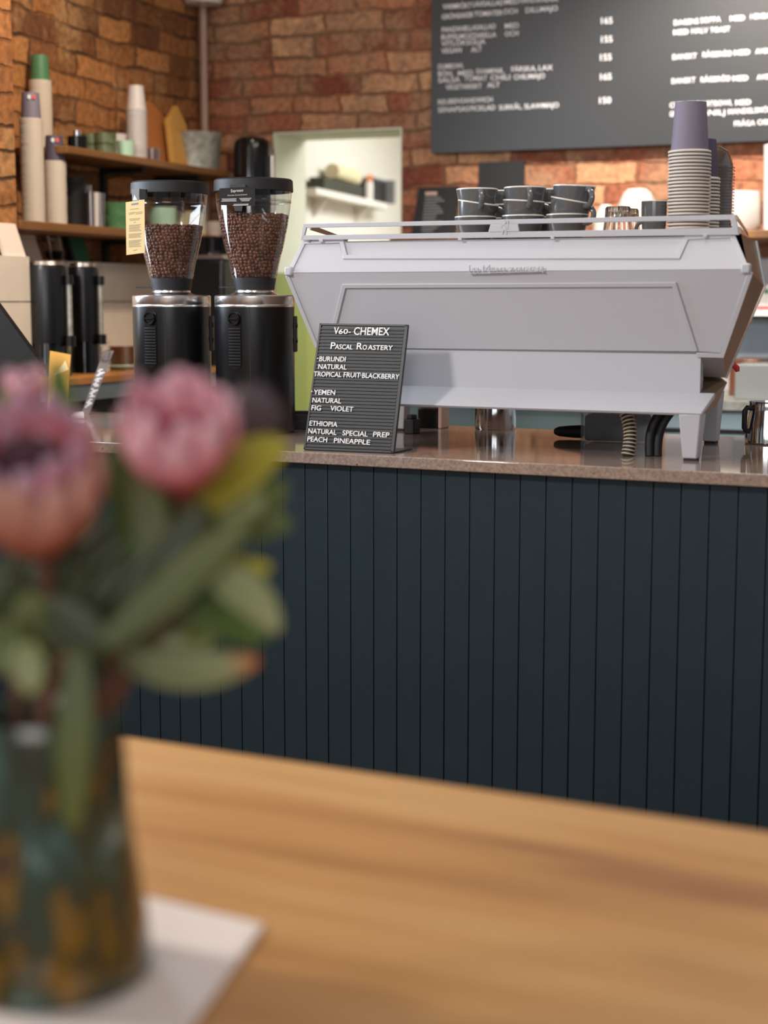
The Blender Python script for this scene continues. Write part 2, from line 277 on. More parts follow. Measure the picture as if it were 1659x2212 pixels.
# ------------------------------------------------------------------ mesh building
class MB:
    def __init__(s): s.v = []; s.f = []; s.mi = []; s.al = []; s.cur = 0; s.smooth = True
    def add(s, vs, fs, al=None):
        o = len(s.v); s.v += [Vector(p) for p in vs]; s.al += al if al else [0.0] * len(vs)
        for f in fs: s.f.append([i + o for i in f]); s.mi.append(s.cur)
        return s
    def box(s, c, d, rot=None):
        c = Vector(c); x, y, z = d[0] / 2, d[1] / 2, d[2] / 2
        pts = [Vector(p) for p in ((-x, -y, -z), (x, -y, -z), (x, y, -z), (-x, y, -z), (-x, -y, z), (x, -y, z), (x, y, z), (-x, y, z))]
        if rot: q = Euler(rot).to_matrix(); pts = [q @ p for p in pts]
        return s.add([p + c for p in pts], [(0, 3, 2, 1), (4, 5, 6, 7), (0, 1, 5, 4), (1, 2, 6, 5), (2, 3, 7, 6), (3, 0, 4, 7)])
    def box2(s, lo, hi): return s.box([(lo[i] + hi[i]) / 2 for i in range(3)], [hi[i] - lo[i] for i in range(3)])
    def prism(s, pts, off):
        pts = [Vector(p) for p in pts]; off = Vector(off); n = len(pts)
        return s.add(pts + [p + off for p in pts], [tuple(range(n - 1, -1, -1)), tuple(range(n, 2 * n))] + [(i, (i + 1) % n, (i + 1) % n + n, i + n) for i in range(n)])
    def lathe(s, prof, seg=32, c=(0, 0, 0), sx=1.0, sy=1.0, m=None, facet=None):
        c = Vector(c); vs = []; fs = []; k = len(prof)
        for j in range(seg):
            a = 2 * PI * j / seg; ff = 1.0 if not facet else 1 - facet * (0.5 + 0.5 * math.cos(a * 12))
            for r, z in prof: vs.append(Vector((r * ff * math.cos(a) * sx, r * ff * math.sin(a) * sy, z)))
        for j in range(seg):
            j2 = (j + 1) % seg
            for i in range(k - 1): fs.append((j * k + i, j2 * k + i, j2 * k + i + 1, j * k + i + 1))
        if m: vs = [m @ p for p in vs]
        s.add([p + c for p in vs], fs)
        base = len(s.v) - len(vs)
        for idx, cond in ((0, prof[0][0] > 1e-5), (k - 1, prof[-1][0] > 1e-5)):
            pass
        return s
    def disc(s, r, z, seg=32, c=(0, 0, 0), up=True, m=None):
        c = Vector(c); vs = [Vector((r * math.cos(2 * PI * j / seg), r * math.sin(2 * PI * j / seg), z)) for j in range(seg)]
        if m: vs = [m @ p for p in vs]
        f = tuple(range(seg)); return s.add([p + c for p in vs], [f if up else f[::-1]])
    def cyl(s, r, z0, z1, seg=32, c=(0, 0, 0), m=None):
        return s.lathe([(1e-6, z0), (r, z0), (r, z1), (1e-6, z1)], seg, c, m=m)
    def tube(s, path, rad, seg=10, caps=True):
        path = [Vector(p) for p in path]; n = len(path); vs = []; fs = []
        t0 = (path[1] - path[0]).normalized(); u = t0.orthogonal().normalized()
        for i, p in enumerate(path):
            t = (path[min(i + 1, n - 1)] - path[max(i - 1, 0)]).normalized()
            u = (u - t * u.dot(t)).normalized(); w_ = t.cross(u)
            r = rad[i] if isinstance(rad, (list, tuple)) else rad
            for j in range(seg):
                a = 2 * PI * j / seg; vs.append(p + (u * math.cos(a) + w_ * math.sin(a)) * r)
        for i in range(n - 1):
            for j in range(seg):
                j2 = (j + 1) % seg; fs.append((i * seg + j, i * seg + j2, (i + 1) * seg + j2, (i + 1) * seg + j))
        if caps: fs += [tuple(range(seg - 1, -1, -1)), tuple((n - 1) * seg + j for j in range(seg))]
        return s.add(vs, fs)
    def build(s, name, mats, parent=None, loc=None, bevel=0.0, rotz=0.0, solid=0.0, ang=35):
        """World-space vertices by default (made relative to the parent or to loc); pass local verts with loc=(0,0,0)."""
        base = Vector((0, 0, 0))
        if parent is not None:
            inv = parent['_m'] if False else WM[parent.name].inverted()
            vs = [inv @ p for p in s.v] if not s.local else s.v
        else:
            base = Vector(loc) if loc is not None else Vector((0, 0, 0))
            vs = [p - base for p in s.v] if not s.local else s.v
            if rotz and not s.local: q = Matrix.Rotation(-rotz, 3, 'Z'); vs = [q @ p for p in vs]
        me = bpy.data.meshes.new(name); me.from_pydata([tuple(p) for p in vs], [], s.f)
        if not isinstance(mats, (list, tuple)): mats = [mats]
        for m in mats: me.materials.append(m)
        me.polygons.foreach_set('material_index', s.mi)
        if any(s.al):
            at = me.attributes.new('along', 'FLOAT', 'POINT'); at.data.foreach_set('value', s.al)
        bm = bmesh.new(); bm.from_mesh(me); bmesh.ops.remove_doubles(bm, verts=bm.verts, dist=1e-6) if not any(s.al) and len(s.v) < 60000 else None
        if len(s.v) < 60000: bmesh.ops.recalc_face_normals(bm, faces=bm.faces)
        bm.to_mesh(me); bm.free()
        if s.smooth:
            me.polygons.foreach_set('use_smooth', [True] * len(me.polygons)); me.set_sharp_from_angle(angle=math.radians(ang))
        o = bpy.data.objects.new(name, me); COL.objects.link(o)
        if parent is not None:
            o.parent = parent; WM[o.name] = WM[parent.name].copy()
        else:
            o.location = base; o.rotation_euler = (0, 0, rotz); WM[o.name] = Matrix.Translation(base) @ Matrix.Rotation(rotz, 4, 'Z')
        if bevel:
            b = o.modifiers.new('bevel', 'BEVEL'); b.width = bevel; b.segments = 2; b.limit_method = 'ANGLE'; b.angle_limit = math.radians(40)
        if solid:
            b = o.modifiers.new('solid', 'SOLIDIFY'); b.thickness = solid; b.offset = 0
        return o
    local = False
class ML(MB):
    local = True
WM = {}
def tag(o, label=None, cat=None, group=None, kind=None):
    if label: o['label'] = label
    if cat: o['category'] = cat
    if group: o['group'] = group
    if kind: o['kind'] = kind
    return o
def thing(name, label, cat, loc, rotz=0.0, group=None):
    o = bpy.data.objects.new(name, None); COL.objects.link(o); o.empty_display_size = 0.05
    o.location = loc; o.rotation_euler = (0, 0, rotz)
    WM[o.name] = Matrix.Translation(Vector(loc)) @ Matrix.Rotation(rotz, 4, 'Z')
    return tag(o, label, cat, group)
def struct(o): o['kind'] = 'structure'; return o
def dup(o, loc=None, rot=None, label=None, group=None, parent=None):
    c = o.copy(); COL.objects.link(c)
    if parent is not None: c.parent = parent
    if loc is not None: c.location = loc
    if rot is not None: c.rotation_euler = rot
    if label: c['label'] = label
    if group: c['group'] = group
    for ch in list(o.children): dup(ch, parent=c)
    return c
def text_mesh(body, size=1.0, extrude=0.0, bold=0.006):
    cu = bpy.data.curves.new('lettering_curve', 'FONT'); cu.body = body; cu.size = size; cu.extrude = extrude
    cu.resolution_u = 3; cu.offset = bold
    ob = bpy.data.objects.new('lettering_curve', cu); COL.objects.link(ob)
    bpy.context.view_layer.update()
    me = bpy.data.meshes.new_from_object(ob.evaluated_get(bpy.context.evaluated_depsgraph_get()))
    vs = [v.co.copy() for v in me.vertices]; fs = [tuple(p.vertices) for p in me.polygons]
    bpy.data.objects.remove(ob); bpy.data.curves.remove(cu); bpy.data.meshes.remove(me)
    return vs, fs
def text_on(mb, body, p0, p1, up, height, n, thick=0.0015, bold=0.006):
    """Letters from p0 to p1 (baseline ends), cap height along up, raised by thick along the normal n."""
    vs, fs = text_mesh(body, 1.0, 0.5, bold)
    xs = [v.x for v in vs]; x0, x1 = min(xs), max(xs); cap = 0.729
    ax = (p1 - p0) / max(1e-6, (x1 - x0)); upv = up.normalized() * (height / cap)
    mb.add([p0 + ax * (v.x - x0) + upv * v.y + n * ((v.z + 0.5) * thick) for v in vs], fs)
def bar(mb, p, q, wdt, up, n, thick):
    d = (q - p).normalized(); s_ = d.cross(n).normalized() * (wdt / 2)
    mb.prism([p - s_, q - s_, q + s_, p + s_], n * thick)

# ================================================================== STRUCTURE
def wbox(mb, a0, a1, b0, b1, z0, z1):
    mb.prism([W(a0, b0, z0), W(a1, b0, z0), W(a1, b1, z0), W(a0, b1, z0)], (0, 0, z1 - z0))
m = MB(); wbox(m, -0.3, 0.351, 0, 0.30, 0, 3.2); wbox(m, 0.935, 5.2, 0, 0.30, 0, 3.2); wbox(m, 0.351, 0.935, 0, 0.30, 1.985, 3.2)
struct(m.build('wall_back', M['brick_back'], loc=W(0, 0), rotz=WANG))
m = MB(); wbox(m, -0.30, 0, -5.0, 0, 0, 3.2); wbox(m, 0, 0.24, -5.0, -1.715, 0, 3.2)
struct(m.build('wall_left', M['brick_left'], loc=W(0, 0), rotz=WANG))
m = MB(); wbox(m, -0.3, 6.5, -9.5, 4.2, -0.1, 0.0)
struct(m.build('floor', M['floor']))
m = MB(); wbox(m, -0.3, 5.2, -5.0, 0.3, 3.2, 3.3)
struct(m.build('ceiling', M['ceiling']))
# doorway lining: soffit, both jambs, lime painted lower wall
m = MB(); wbox(m, 0.351, 0.357, 0.0, 0.31, 1.40, 1.985); wbox(m, 0.929, 0.935, 0.0, 0.31, 0, 1.985); wbox(m, 0.357, 0.929, 0.0, 0.31, 1.979, 1.985)
m.cur = 1; wbox(m, 0.351, 0.357, 0.0, 0.31, 0, 1.40)
struct(m.build('trim_1', [M['jamb'], M['lime']]))
# kitchen beyond
m = MB(); wbox(m, -0.6, 3.4, 2.6, 2.7, 0, 2.7)
struct(m.build('wall_kitchen_back', M['kitchen']))
m = MB(); wbox(m, 3.3, 3.4, 0.30, 2.6, 0, 2.7)
struct(m.build('wall_kitchen_right', M['kitchen']))
m = MB(); wbox(m, -0.6, 3.4, 0.30, 2.7, 2.7, 2.8)
struct(m.build('ceiling_kitchen', M['kitchen']))
KA = math.radians(4.8 + 7)      # the kitchen side wall runs a little askew
kd = Vector((-math.sin(KA), math.cos(KA), 0)); kn = Vector((math.cos(KA), math.sin(KA), 0))
k0 = W(0.20, 0.30)
m = MB(); m.prism([k0 + ZZ * 1.40, k0 + kd * 2.5 + ZZ * 1.40, k0 + kd * 2.5 - kn * 0.1 + ZZ * 1.40, k0 - kn * 0.1 + ZZ * 1.40], (0, 0, 1.3))
m.cur = 1; m.prism([k0, k0 + kd * 2.5, k0 + kd * 2.5 - kn * 0.1, k0 - kn * 0.1], (0, 0, 1.40))
struct(m.build('wall_kitchen_left', [M['kitchen'], M['lime']]))

# ================================================================== PIPE AND SHELVES ON THE BRICK WALLS
t = thing('water_pipe', 'thin pale painted pipe running down the corner of the brick walls', 'pipe', W(0.06, -0.05, 1.43))
m = MB(); m.cyl(0.016, 1.43, 2.515, 14, W(0.045, -0.04)); m.build('pipe_run', M['pipe'], t)
m = MB(); m.lathe([(0.001, 2.51), (0.075, 2.515), (0.085, 2.54), (0.085, 2.64), (0.001, 2.65)], 24, W(0.075, -0.09)); m.build('junction_box', M['white'], t)

def wall_shelf(label, a0, a1, b0, b1, z, th, brackets, axis):
    t = thing('wall_shelf', label, 'shelf', W((a0 + a1) / 2, (b0 + b1) / 2, z - th), WANG)
    m = MB(); wbox(m, a0, a1, b0, b1, z - th, z); m.build('shelf_board', M['shelfwood'], t, bevel=0.003)
    for q in brackets:
        m = MB()
        if axis == 0: wbox(m, 0.0, a1 - 0.06, q - 0.012, q + 0.012, z - th - 0.02, z - th); wbox(m, 0.0, 0.02, q - 0.014, q + 0.014, z - th - 0.17, z - th)
        else: wbox(m, q - 0.012, q + 0.012, b0 + 0.04, 0.0, z - th - 0.02, z - th); wbox(m, q - 0.016, q + 0.016, -0.02, 0.0, z - th - 0.18, z - th)
        m.build('bracket', M['black_matt'], t)
    return t
wall_shelf('upper wooden shelf on the left brick wall, holding cups and paper bags', 0.0, 0.25, -1.42, -0.062, 1.812, 0.026, (-0.80, -0.38), 0)
wall_shelf('lower wooden shelf on the left brick wall, holding tall paper cup stacks', 0.0, 0.25, -1.71, -0.062, 1.545, 0.030, (-0.80, -0.38), 0)
wall_shelf('wooden shelf on the back brick wall behind the espresso machine', 1.0, 2.75, -0.30, 0.0, 1.535, 0.03, (1.35, 1.9), 1)

# ================================================================== PAPER CUPS
def cup_mesh(name, r, h, rt, body, seg=28, mark=False):
    m = ML(); m.lathe([(0.001, h - 0.004), (rt - 0.003, h - 0.004), (rt, h), (rt + 0.0005, h - 0.002), (r - 0.0062, 0.006)], seg)
    m.cur = 1; m.lathe([(r - 0.0062, 0.006), (r - 0.0026, 0.0052)], seg); rr = 0.0026
    m.lathe([(r - 0.0026 + rr * math.cos(a), 0.0026 + rr * math.sin(a)) for a in [2 * PI * i / 8 for i in range(9)]], seg)
    o = m.build(name, [body, M['rim']]); return o
def stack(proto, x, y, z, n, pitch, label, top_label, group, cat='paper cup', jit=0.0006):
    out = []
    for i in range(n):
        o = proto if (i == 0 and not proto.get('used')) else dup(proto)
        proto['used'] = 1
        o.location = (x + random.uniform(-jit, jit), y + random.uniform(-jit, jit), z + i * pitch); o.rotation_euler = (0, 0, random.uniform(0, 6))
        tag(o, top_label if i == n - 1 else label, cat, group); out.append(o)
    return out
def clear_flags():
    for o in bpy.data.objects:
        if 'used' in o: del o['used']

big = cup_mesh('paper_cup', 0.0485, 0.112, 0.0345, M['lav'], 40)
p = atY(1486, 500, 3.60)
TRAY = 1.410
stack(big, p.x, 3.60, TRAY, 27, 0.0077, 'pale-rimmed paper cup inside the tall front stack on the white machine', 'lavender paper cup upside-down on top of the front stack on the machine', 'front stack of paper cups on the machine')
mid = cup_mesh('paper_cup', 0.043, 0.092, 0.031, M['lav_dark'], 36)
p2 = atY(1513, 500, 3.695); stack(mid, p2.x, 3.695, TRAY, 20, 0.0077, 'upside-down paper cup inside the shorter stack behind the front cup stack', 'dark lavender paper cup on top of the shorter stack behind the front one', 'second stack of paper cups on the machine')
for o in bpy.data.objects:
    if o.name.startswith('paper_cup'): o['done'] = 1
SM = 0.0402
sa = cup_mesh('paper_cup', SM, 0.092, 0.029, M['lav'], 24)
pa = atA(73, 472, 0.13)
def lshelf(x, a): return atA(x, 472, a)
def place_stack(proto, px, a, n, pitch, *lab):
    q = atA(px, 470, a); stack(proto, q.x, q.y, 1.545, n, pitch, *lab)
place_stack(sa, 73, 0.17, 66, 0.0053, 'white-rimmed paper cup inside the tall stack at the left end of the lower wall shelf', 'lavender paper cup topping the tall stack at the left end of the lower wall shelf', 'left tall cup stack on the lower wall shelf')
sb = cup_mesh('paper_cup', SM, 0.092, 0.029, M['lav_dark'], 24)
place_stack(sb, 121, 0.18, 41, 0.0053, 'white-rimmed paper cup inside the shorter stack beside the black tub on the lower wall shelf', 'dark lavender paper cup topping the shorter stack on the lower wall shelf', 'shorter cup stack on the lower wall shelf')
sg = cup_mesh('paper_cup', SM, 0.092, 0.029, M['green_paper'], 24)
place_stack(sg, 95, 0.065, 96, 0.0053, 'cream-rimmed paper cup inside the tallest stack, against the brick wall', 'green paper cup crowning the tallest cup stack on the lower wall shelf', 'tallest cup stack on the lower wall shelf')
# printed marks on the two lavender top cups
for px, a, zt in ((73, 0.17, 66), (121, 0.18, 41)):
    q = atA(px, 470, a); z0 = 1.545 + (zt - 1) * 0.0053
    d = (EYE - q); d.z = 0; d.normalize(); sd = Vector((-d.y, d.x, 0))
    top = [o for o in bpy.data.objects if o.name.startswith('paper_cup') and abs(o.location.z - z0) < 1e-4 and (o.location - Vector((q.x, q.y, z0))).length < 0.01][0]
    WM[top.name] = top.matrix_basis.copy()
    for mm, off, nm in (('pale', -0.004, 'pale_print'), ('red', 0.011, 'red_print')):
        c = Vector((q.x, q.y, z0 + 0.075)) + d * 0.0312 + sd * off
        m = MB(); m.prism([c + sd * (0.006 * math.cos(u)) + ZZ * (0.008 * math.sin(u)) - d * (0.2 * 0.008 * math.sin(u)) for u in [2 * PI * i / 10 for i in range(10)]], d * 0.0018)
        m.build(nm, M[mm], top)
clear_flags()
for o in bpy.data.objects:
    if 'done' in o: del o['done']

# ================================================================== BACK SHELF AND LEFT SHELF ITEMS
def solo(mb, name, mats, label, cat, loc, group=None, **kw):
    return tag(mb.build(name, mats, loc=loc, **kw), label, cat, group)
def bowl_prof(r, h, rb, t=0.004):
    return [(0.001, 0), (rb, 0), (rb, 0.004), (r * 0.8, h * 0.4), (r, h), (r - t, h), (r * 0.8 - t, h * 0.42), (0.001, 0.008)]
# clear plastic dome lids stack on the machine
lm = ML(); lm.lathe([(0.001, 0.052), (0.014, 0.050), (0.031, 0.040), (0.040, 0.018), (0.042, 0.004), (0.046, 0.003), (0.047, 0.0), (0.044, 0.0)], 36)
lid0 = lm.build('dome_lid', M['smoke']); lid0['used'] = 0; del lid0['used']
p3 = atY(1541, 500, 3.795); stack(lid0, p3.x, 3.795, TRAY, 26, 0.0072, 'smoky clear dome lid inside the lid stack at the machine’s right end', 'topmost smoky dome lid of the stack at the machine’s right end', 'stack of clear dome lids', 'lid')
clear_flags()

q = atA(159, 470, 0.12); m = MB(); m.lathe([(0.001, 1.545), (0.042, 1.545), (0.045, 1.70), (0.047, 1.705), (0.043, 1.72), (0.001, 1.72)], 24, (q.x, q.y, 0))
solo(m, 'black_tub', M['black_matt'], 'tall black tub beside the cup stacks on the lower wall shelf', 'tub', (q.x, q.y, 1.545))
q = atA(183, 468, 0.12); m = MB(); m.lathe([(0.001, 1.545), (0.024, 1.545), (0.03, 1.70), (0.028, 1.70), (0.022, 1.55), (0.001, 1.55)], 20, (q.x, q.y, 0))
solo(m, 'tall_glass', M['smoke'], 'tall smoky glass beside the black tub on the lower wall shelf', 'glass', (q.x, q.y, 1.545))
labs = ['slim clear tumbler nearest the smoky glass on the lower wall shelf', 'middle slim tumbler, whitened as if catching the light, on the lower wall shelf', 'slim clear tumbler beside the stacked green bowls on the lower wall shelf']
for i, px in enumerate((197, 207, 219)):
    q = atA(px, 482, 0.19); m = MB(); m.lathe([(0.001, 1.545), (0.013, 1.545), (0.015, 1.67), (0.0135, 1.67), (0.012, 1.55), (0.001, 1.55)], 16, (q.x, q.y, 0))
    solo(m, 'slim_tumbler', M['milky'] if i == 1 else M['smoke'], labs[i], 'glass', (q.x, q.y, 1.545), 'slim tumblers on the lower wall shelf')  # middle one coloured milky white in place of light caught in glass
q = atA(252, 470, 0.13)
for i, lb in enumerate(('lower green glazed bowl of the pair on the lower wall shelf', 'upper green glazed bowl of the pair on the lower wall shelf')):
    m = MB(); m.lathe([(r, z + 1.545 + i * 0.05) for r, z in bowl_prof(0.066, 0.052, 0.045)], 28, (q.x, q.y, 0))
    solo(m, 'green_bowl', M['green_bowl'], lb, 'bowl', (q.x, q.y, 1.545 + i * 0.05), 'green bowls on the lower wall shelf')
q = atA(352, 484, 0.13); m = MB(); m.lathe([(r, z + 1.545) for r, z in [(0.001, 0), (0.05, 0), (0.055, 0.01), (0.055, 0.10), (0.05, 0.105), (0.001, 0.105)]], 28, (q.x, q.y, 0))
solo(m, 'pale_canister', M['mint'], 'pale grey green canister seen through the hopper with the yellow card', 'canister', (q.x, q.y, 1.545))
q = atA(412, 486, 0.11); m = MB(); m.prism([q + WV * u + WU * v for u, v in ((-0.06, -0.04), (0.06, -0.04), (0.06, 0.04), (-0.06, 0.04))], (0, 0, 0.10)); z_ = min(v.z for v in m.v); m.v = [v + ZZ * (1.545 - z_) for v in m.v]
solo(m, 'beige_carton', M['roll'], 'beige carton on the lower wall shelf, beside the pale canister', 'carton', (q.x, q.y, 1.545), bevel=0.004)
# lower shelf right end, seen between the hoppers
q = atA(462, 486, 0.10); m = MB(); m.lathe([(r, z + 1.545) for r, z in bowl_prof(0.05, 0.07, 0.03)], 24, (q.x, q.y, 0))
solo(m, 'white_bowl', M['card'], 'pale bowl at the corner end of the lower wall shelf, between the hoppers', 'bowl', (q.x, q.y, 1.545))
# upper shelf
Z2 = 1.812
t_ = atA(167, 306, 0.13); q = t_
t = thing('spice_jar', 'small black jar with shiny lid at the near end of the upper wall shelf', 'jar', (q.x, q.y, Z2))
m = MB(); m.lathe([(0.001, Z2), (0.036, Z2), (0.036, Z2 + 0.058), (0.001, Z2 + 0.060)], 24, (q.x, q.y, 0)); m.build('jar_body', M['black_gloss'], t)
m = MB(); m.lathe([(0.001, Z2 + 0.06), (0.014, Z2 + 0.06), (0.015, Z2 + 0.078), (0.001, Z2 + 0.08)], 16, (q.x, q.y, 0)); m.build('jar_lid', M['chrome'], t)
for i, (px, a, lb, hh) in enumerate(((200, 0.09, 'lower dark green pot behind the black jar on the upper wall shelf', 0), (228, 0.15, 'lower olive green pot on the upper wall shelf', 0), (228, 0.15, 'olive green pot stacked on another on the upper wall shelf', 0.042), (200, 0.09, 'upper dark green pot stacked behind the black jar on the upper wall shelf', 0.042))):
    q = atA(px, 316, a); m = MB(); m.lathe([(r, z + Z2 + hh) for r, z in [(0.001, 0), (0.038, 0), (0.041, 0.004), (0.041, 0.041), (0.037, 0.041), (0.036, 0.006), (0.001, 0.006)]], 24, (q.x, q.y, 0))
    solo(m, 'green_pot', M['green_dark'], lb, 'pot', (q.x, q.y, Z2 + hh), 'green pots on the upper wall shelf')
q = atA(252, 318, 0.08); m = MB(); m.lathe([(r, z + Z2) for r, z in [(0.001, 0), (0.03, 0), (0.04, 0.09), (0.044, 0.1), (0.04, 0.1), (0.028, 0.006), (0.001, 0.006)]], 24, (q.x, q.y, 0))
solo(m, 'white_cup', M['white'], 'white cup behind the olive pots on the upper wall shelf', 'cup', (q.x, q.y, Z2))
q = atA(272, 328, 0.18); m = MB(); m.lathe([(r, z + Z2) for r, z in [(0.001, 0), (0.03, 0), (0.034, 0.062), (0.031, 0.062), (0.028, 0.005), (0.001, 0.005)]], 24, (q.x, q.y, 0))
solo(m, 'white_pot', M['mint'], 'small pale pot in front of the clear cup stack on the upper wall shelf', 'pot', (q.x, q.y, Z2))
cm = ML(); cm.lathe([(0.001, 0.088), (0.027, 0.088), (0.028, 0.09), (0.0365, 0.004), (0.039, 0.004), (0.039, 0.0), (0.0365, 0.0)], 24)
pc = cm.build('plastic_cup', M['milky'])
q = atA(297, 335, 0.15)
stack(pc, q.x, q.y, Z2, 31, 0.0064, 'milky plastic cup inside the tall stack on the upper wall shelf', 'topmost milky plastic cup of the tall stack on the upper wall shelf', 'stack of plastic cups on the upper wall shelf', 'plastic cup')
clear_flags()
q = atA(330, 342, 0.18); m = MB(); m.lathe([(r, z + Z2) for r, z in [(0.001, 0), (0.028, 0), (0.032, 0.052), (0.030, 0.052), (0.027, 0.006), (0.001, 0.006)]], 24, (q.x, q.y, 0))
solo(m, 'glass_cup', M['smoke'], 'short clear glass beside the kraft bags on the upper wall shelf', 'glass', (q.x, q.y, Z2))
def paper_bag(label, pts, a, mt):
    q = [atA(x, y, a) for x, y in pts]; base = min(q, key=lambda v: v.z)
    for v in q:
        if v.z < Z2 + 0.02: v.z = Z2
    q = [v - WU * max(0, (v.z - Z2) * 0.22) for v in q]
    m = MB(); m.prism(q, WU * -0.024)
    return solo(m, 'paper_bag', mt, label, 'paper bag', Vector((base.x, base.y, Z2)), 'paper bags on the upper wall shelf', bevel=0.004)
paper_bag('brown kraft paper bag leaning on the brick wall, upper shelf', [(322, 346), (390, 354), (386, 262), (352, 216), (328, 224)], 0.11, M['kraft'])
paper_bag('ochre paper bag with a pointed top beside the kraft bag, upper shelf', [(376, 352), (419, 357), (422, 268), (410, 226), (384, 258)], 0.16, M['kraft_light'])
m = MB(); c0 = W(0.14, -0.30, Z2)
m.lathe([(0.001, Z2), (0.095, Z2), (0.11, Z2 + 0.145), (0.113, Z2 + 0.15), (0.107, Z2 + 0.15), (0.09, Z2 + 0.006), (0.001, Z2 + 0.006)], 28, (c0.x, c0.y, 0))
solo(m, 'tin_bucket', M['tin'], 'grey galvanised tin at the corner end of the upper wall shelf', 'tin', c0)

# ================================================================== LEFT BACK COUNTER
LZ = 1.03
t = thing('left_side_counter', 'side counter along the left wall with wooden top and dark edge', 'counter', W(0.25, -1.0, 0), WANG)
m = MB(); wbox(m, 0.002, 0.50, -1.712, -0.50, LZ - 0.02, LZ); wbox(m, 0.002, 0.34, -0.50, -0.03, LZ - 0.02, LZ); wbox(m, 0.242, 0.50, -1.86, -1.712, LZ - 0.02, LZ); m.build('wooden_top', M['boardwood'], t)
m = MB(); wbox(m, 0.002, 0.495, -1.712, -0.505, LZ - 0.075, LZ - 0.02); wbox(m, 0.002, 0.335, -0.505, -0.03, LZ - 0.075, LZ - 0.02); wbox(m, 0.242, 0.495, -1.855, -1.712, LZ - 0.075, LZ - 0.02); m.build('dark_edge', M['bluegrey'], t)
m = MB(); wbox(m, 0.002, 0.47, -1.712, -0.52, 0, LZ - 0.075); wbox(m, 0.002, 0.33, -0.52, -0.03, 0, LZ - 0.075); m.build('cabinet_body', M['black_matt'], t)
m = MB()
for z0, z1 in ((LZ, 1.275), (1.279, 1.425)):
    for b0, b1 in ((-1.712, -0.90), (-0.896, -0.03)): wbox(m, 0.001, 0.05, b0, b1, z0, z1)
tag(m.build('backsplash_slab', M['slab'], loc=W(0.02, -0.9, LZ), rotz=WANG), 'pale stone backsplash slab in the alcove above the side counter', 'backsplash')
m = MB()
for z0, z1 in ((LZ, 1.275), (1.279, 1.425)): wbox(m, 0.241, 0.285, -2.5, -1.717, z0, z1)
tag(m.build('backsplash_slab', M['slab'], loc=W(0.26, -2.1, LZ), rotz=WANG), 'pale stone backsplash slab on the brick pier at the far left', 'backsplash')
def urn(px0, px1, a, label):
    c = atA((px0 + px1) / 2, 640, a); d = (EYE - c); dist = d.dot(-FW); r = (px1 - px0) / 2 / F * dist
    t = thing('thermal_urn', label, 'coffee urn', (c.x, c.y, LZ))
    m = MB(); m.lathe([(0.001, LZ + 0.11), (r * 0.98, LZ + 0.11), (r, LZ + 0.13), (r, LZ + 0.352), (r * 0.96, LZ + 0.366), (0.001, LZ + 0.368)], 36, (c.x, c.y, 0)); m.build('urn_body', M['black'], t)
    m = MB(); m.lathe([(0.001, LZ + 0.368), (r * 0.85, LZ + 0.368), (r * 0.8, LZ + 0.380), (0.001, LZ + 0.382)], 36, (c.x, c.y, 0)); m.build('urn_lid', M['steel'], t)
    m = MB(); m.lathe([(0.001, LZ), (r * 1.02, LZ), (r * 0.99, LZ + 0.02), (r * 0.93, LZ + 0.11), (0.001, LZ + 0.11)], 36, (c.x, c.y, 0)); m.build('urn_base', M['black_gloss'], t)
    s_ = RT; f = -FH
    sc = Vector((c.x, c.y, 0)) + (s_ * 0.86 + f * 0.35).normalized() * (r + 0.014)
    m = MB(); m.cyl(0.009, LZ + 0.135, LZ + 0.305, 12, sc); m.build('sight_glass', M['tin'], t)
    m = MB(); m.cyl(0.015, LZ + 0.305, LZ + 0.335, 12, sc); m.build('gauge_cap', M['black'], t)
    m = MB(); m.cyl(0.018, LZ + 0.10, LZ + 0.135, 12, sc); m.build('tap', M['black'], t)
    return c
urn(53, 149, 0.30, 'larger black coffee urn nearest the left edge on the side counter')
urn(147, 214, 0.30, 'black coffee urn beside the white saucers on the side counter')
def leaning(px, py0, py1, w_, label, nm, cat, mt, tilt=0.10, th=0.012, wall=0.0):
    c = atA(px, py1, wall + 0.03); h = (py1 - py0) / F * (c - EYE).dot(FW)
    bv = WV * (w_ / 2); o = Vector((c.x, c.y, 1.425)); b_ = W(0.0, 0, 0)
    a_ = (o - WP).dot(WU); o = o + WU * (wall + 0.038 - a_)
    m = MB(); sl = WV * (-tilt * h * 0.9) - WU * 0.02
    m.prism([o - bv, o + bv, o + bv + ZZ * h + sl, o - bv + ZZ * h + sl], WU * -th)
    return solo(m, nm, mt, label, cat, o)
leaning(30, 490, 560, 0.115, 'white card leaning at the far left above the backsplash', 'white_card', 'card', M['card'], 0.28, 0.012, 0.236)
leaning(68, 494, 562, 0.115, 'white card leaning beside a similar one, above the big urn', 'white_card', 'card', M['paper'], 0.28)
leaning(176, 500, 568, 0.10, 'green book leaning on the brick wall above the second urn', 'green_book', 'book', M['book_green'], 0.24, 0.02)
leaning(158, 500, 568, 0.02, 'thin dark book standing beside the green book', 'dark_book', 'book', M['black_matt'], 0.24, 0.02)
leaning(133, 500, 570, 0.022, 'slim pink stick leaning beside the dark metal scoop', 'pink_stick', 'stick', M['pipe'], 0.3, 0.01)
c = atA(112, 562, 0.03); o = Vector((c.x, c.y, 1.43)); a_ = (o - WP).dot(WU); o += WU * (0.03 - a_)
t = thing('metal_scoop', 'dark metal utensil with pale crossbar standing above the big urn', 'utensil', o)
m = MB(); m.tube([o, o - WV * 0.03 + ZZ * 0.10], 0.006); m.tube([o + WV * 0.07, o + WV * 0.04 + ZZ * 0.10], 0.006); m.build('utensil_leg', M['steel'], t)
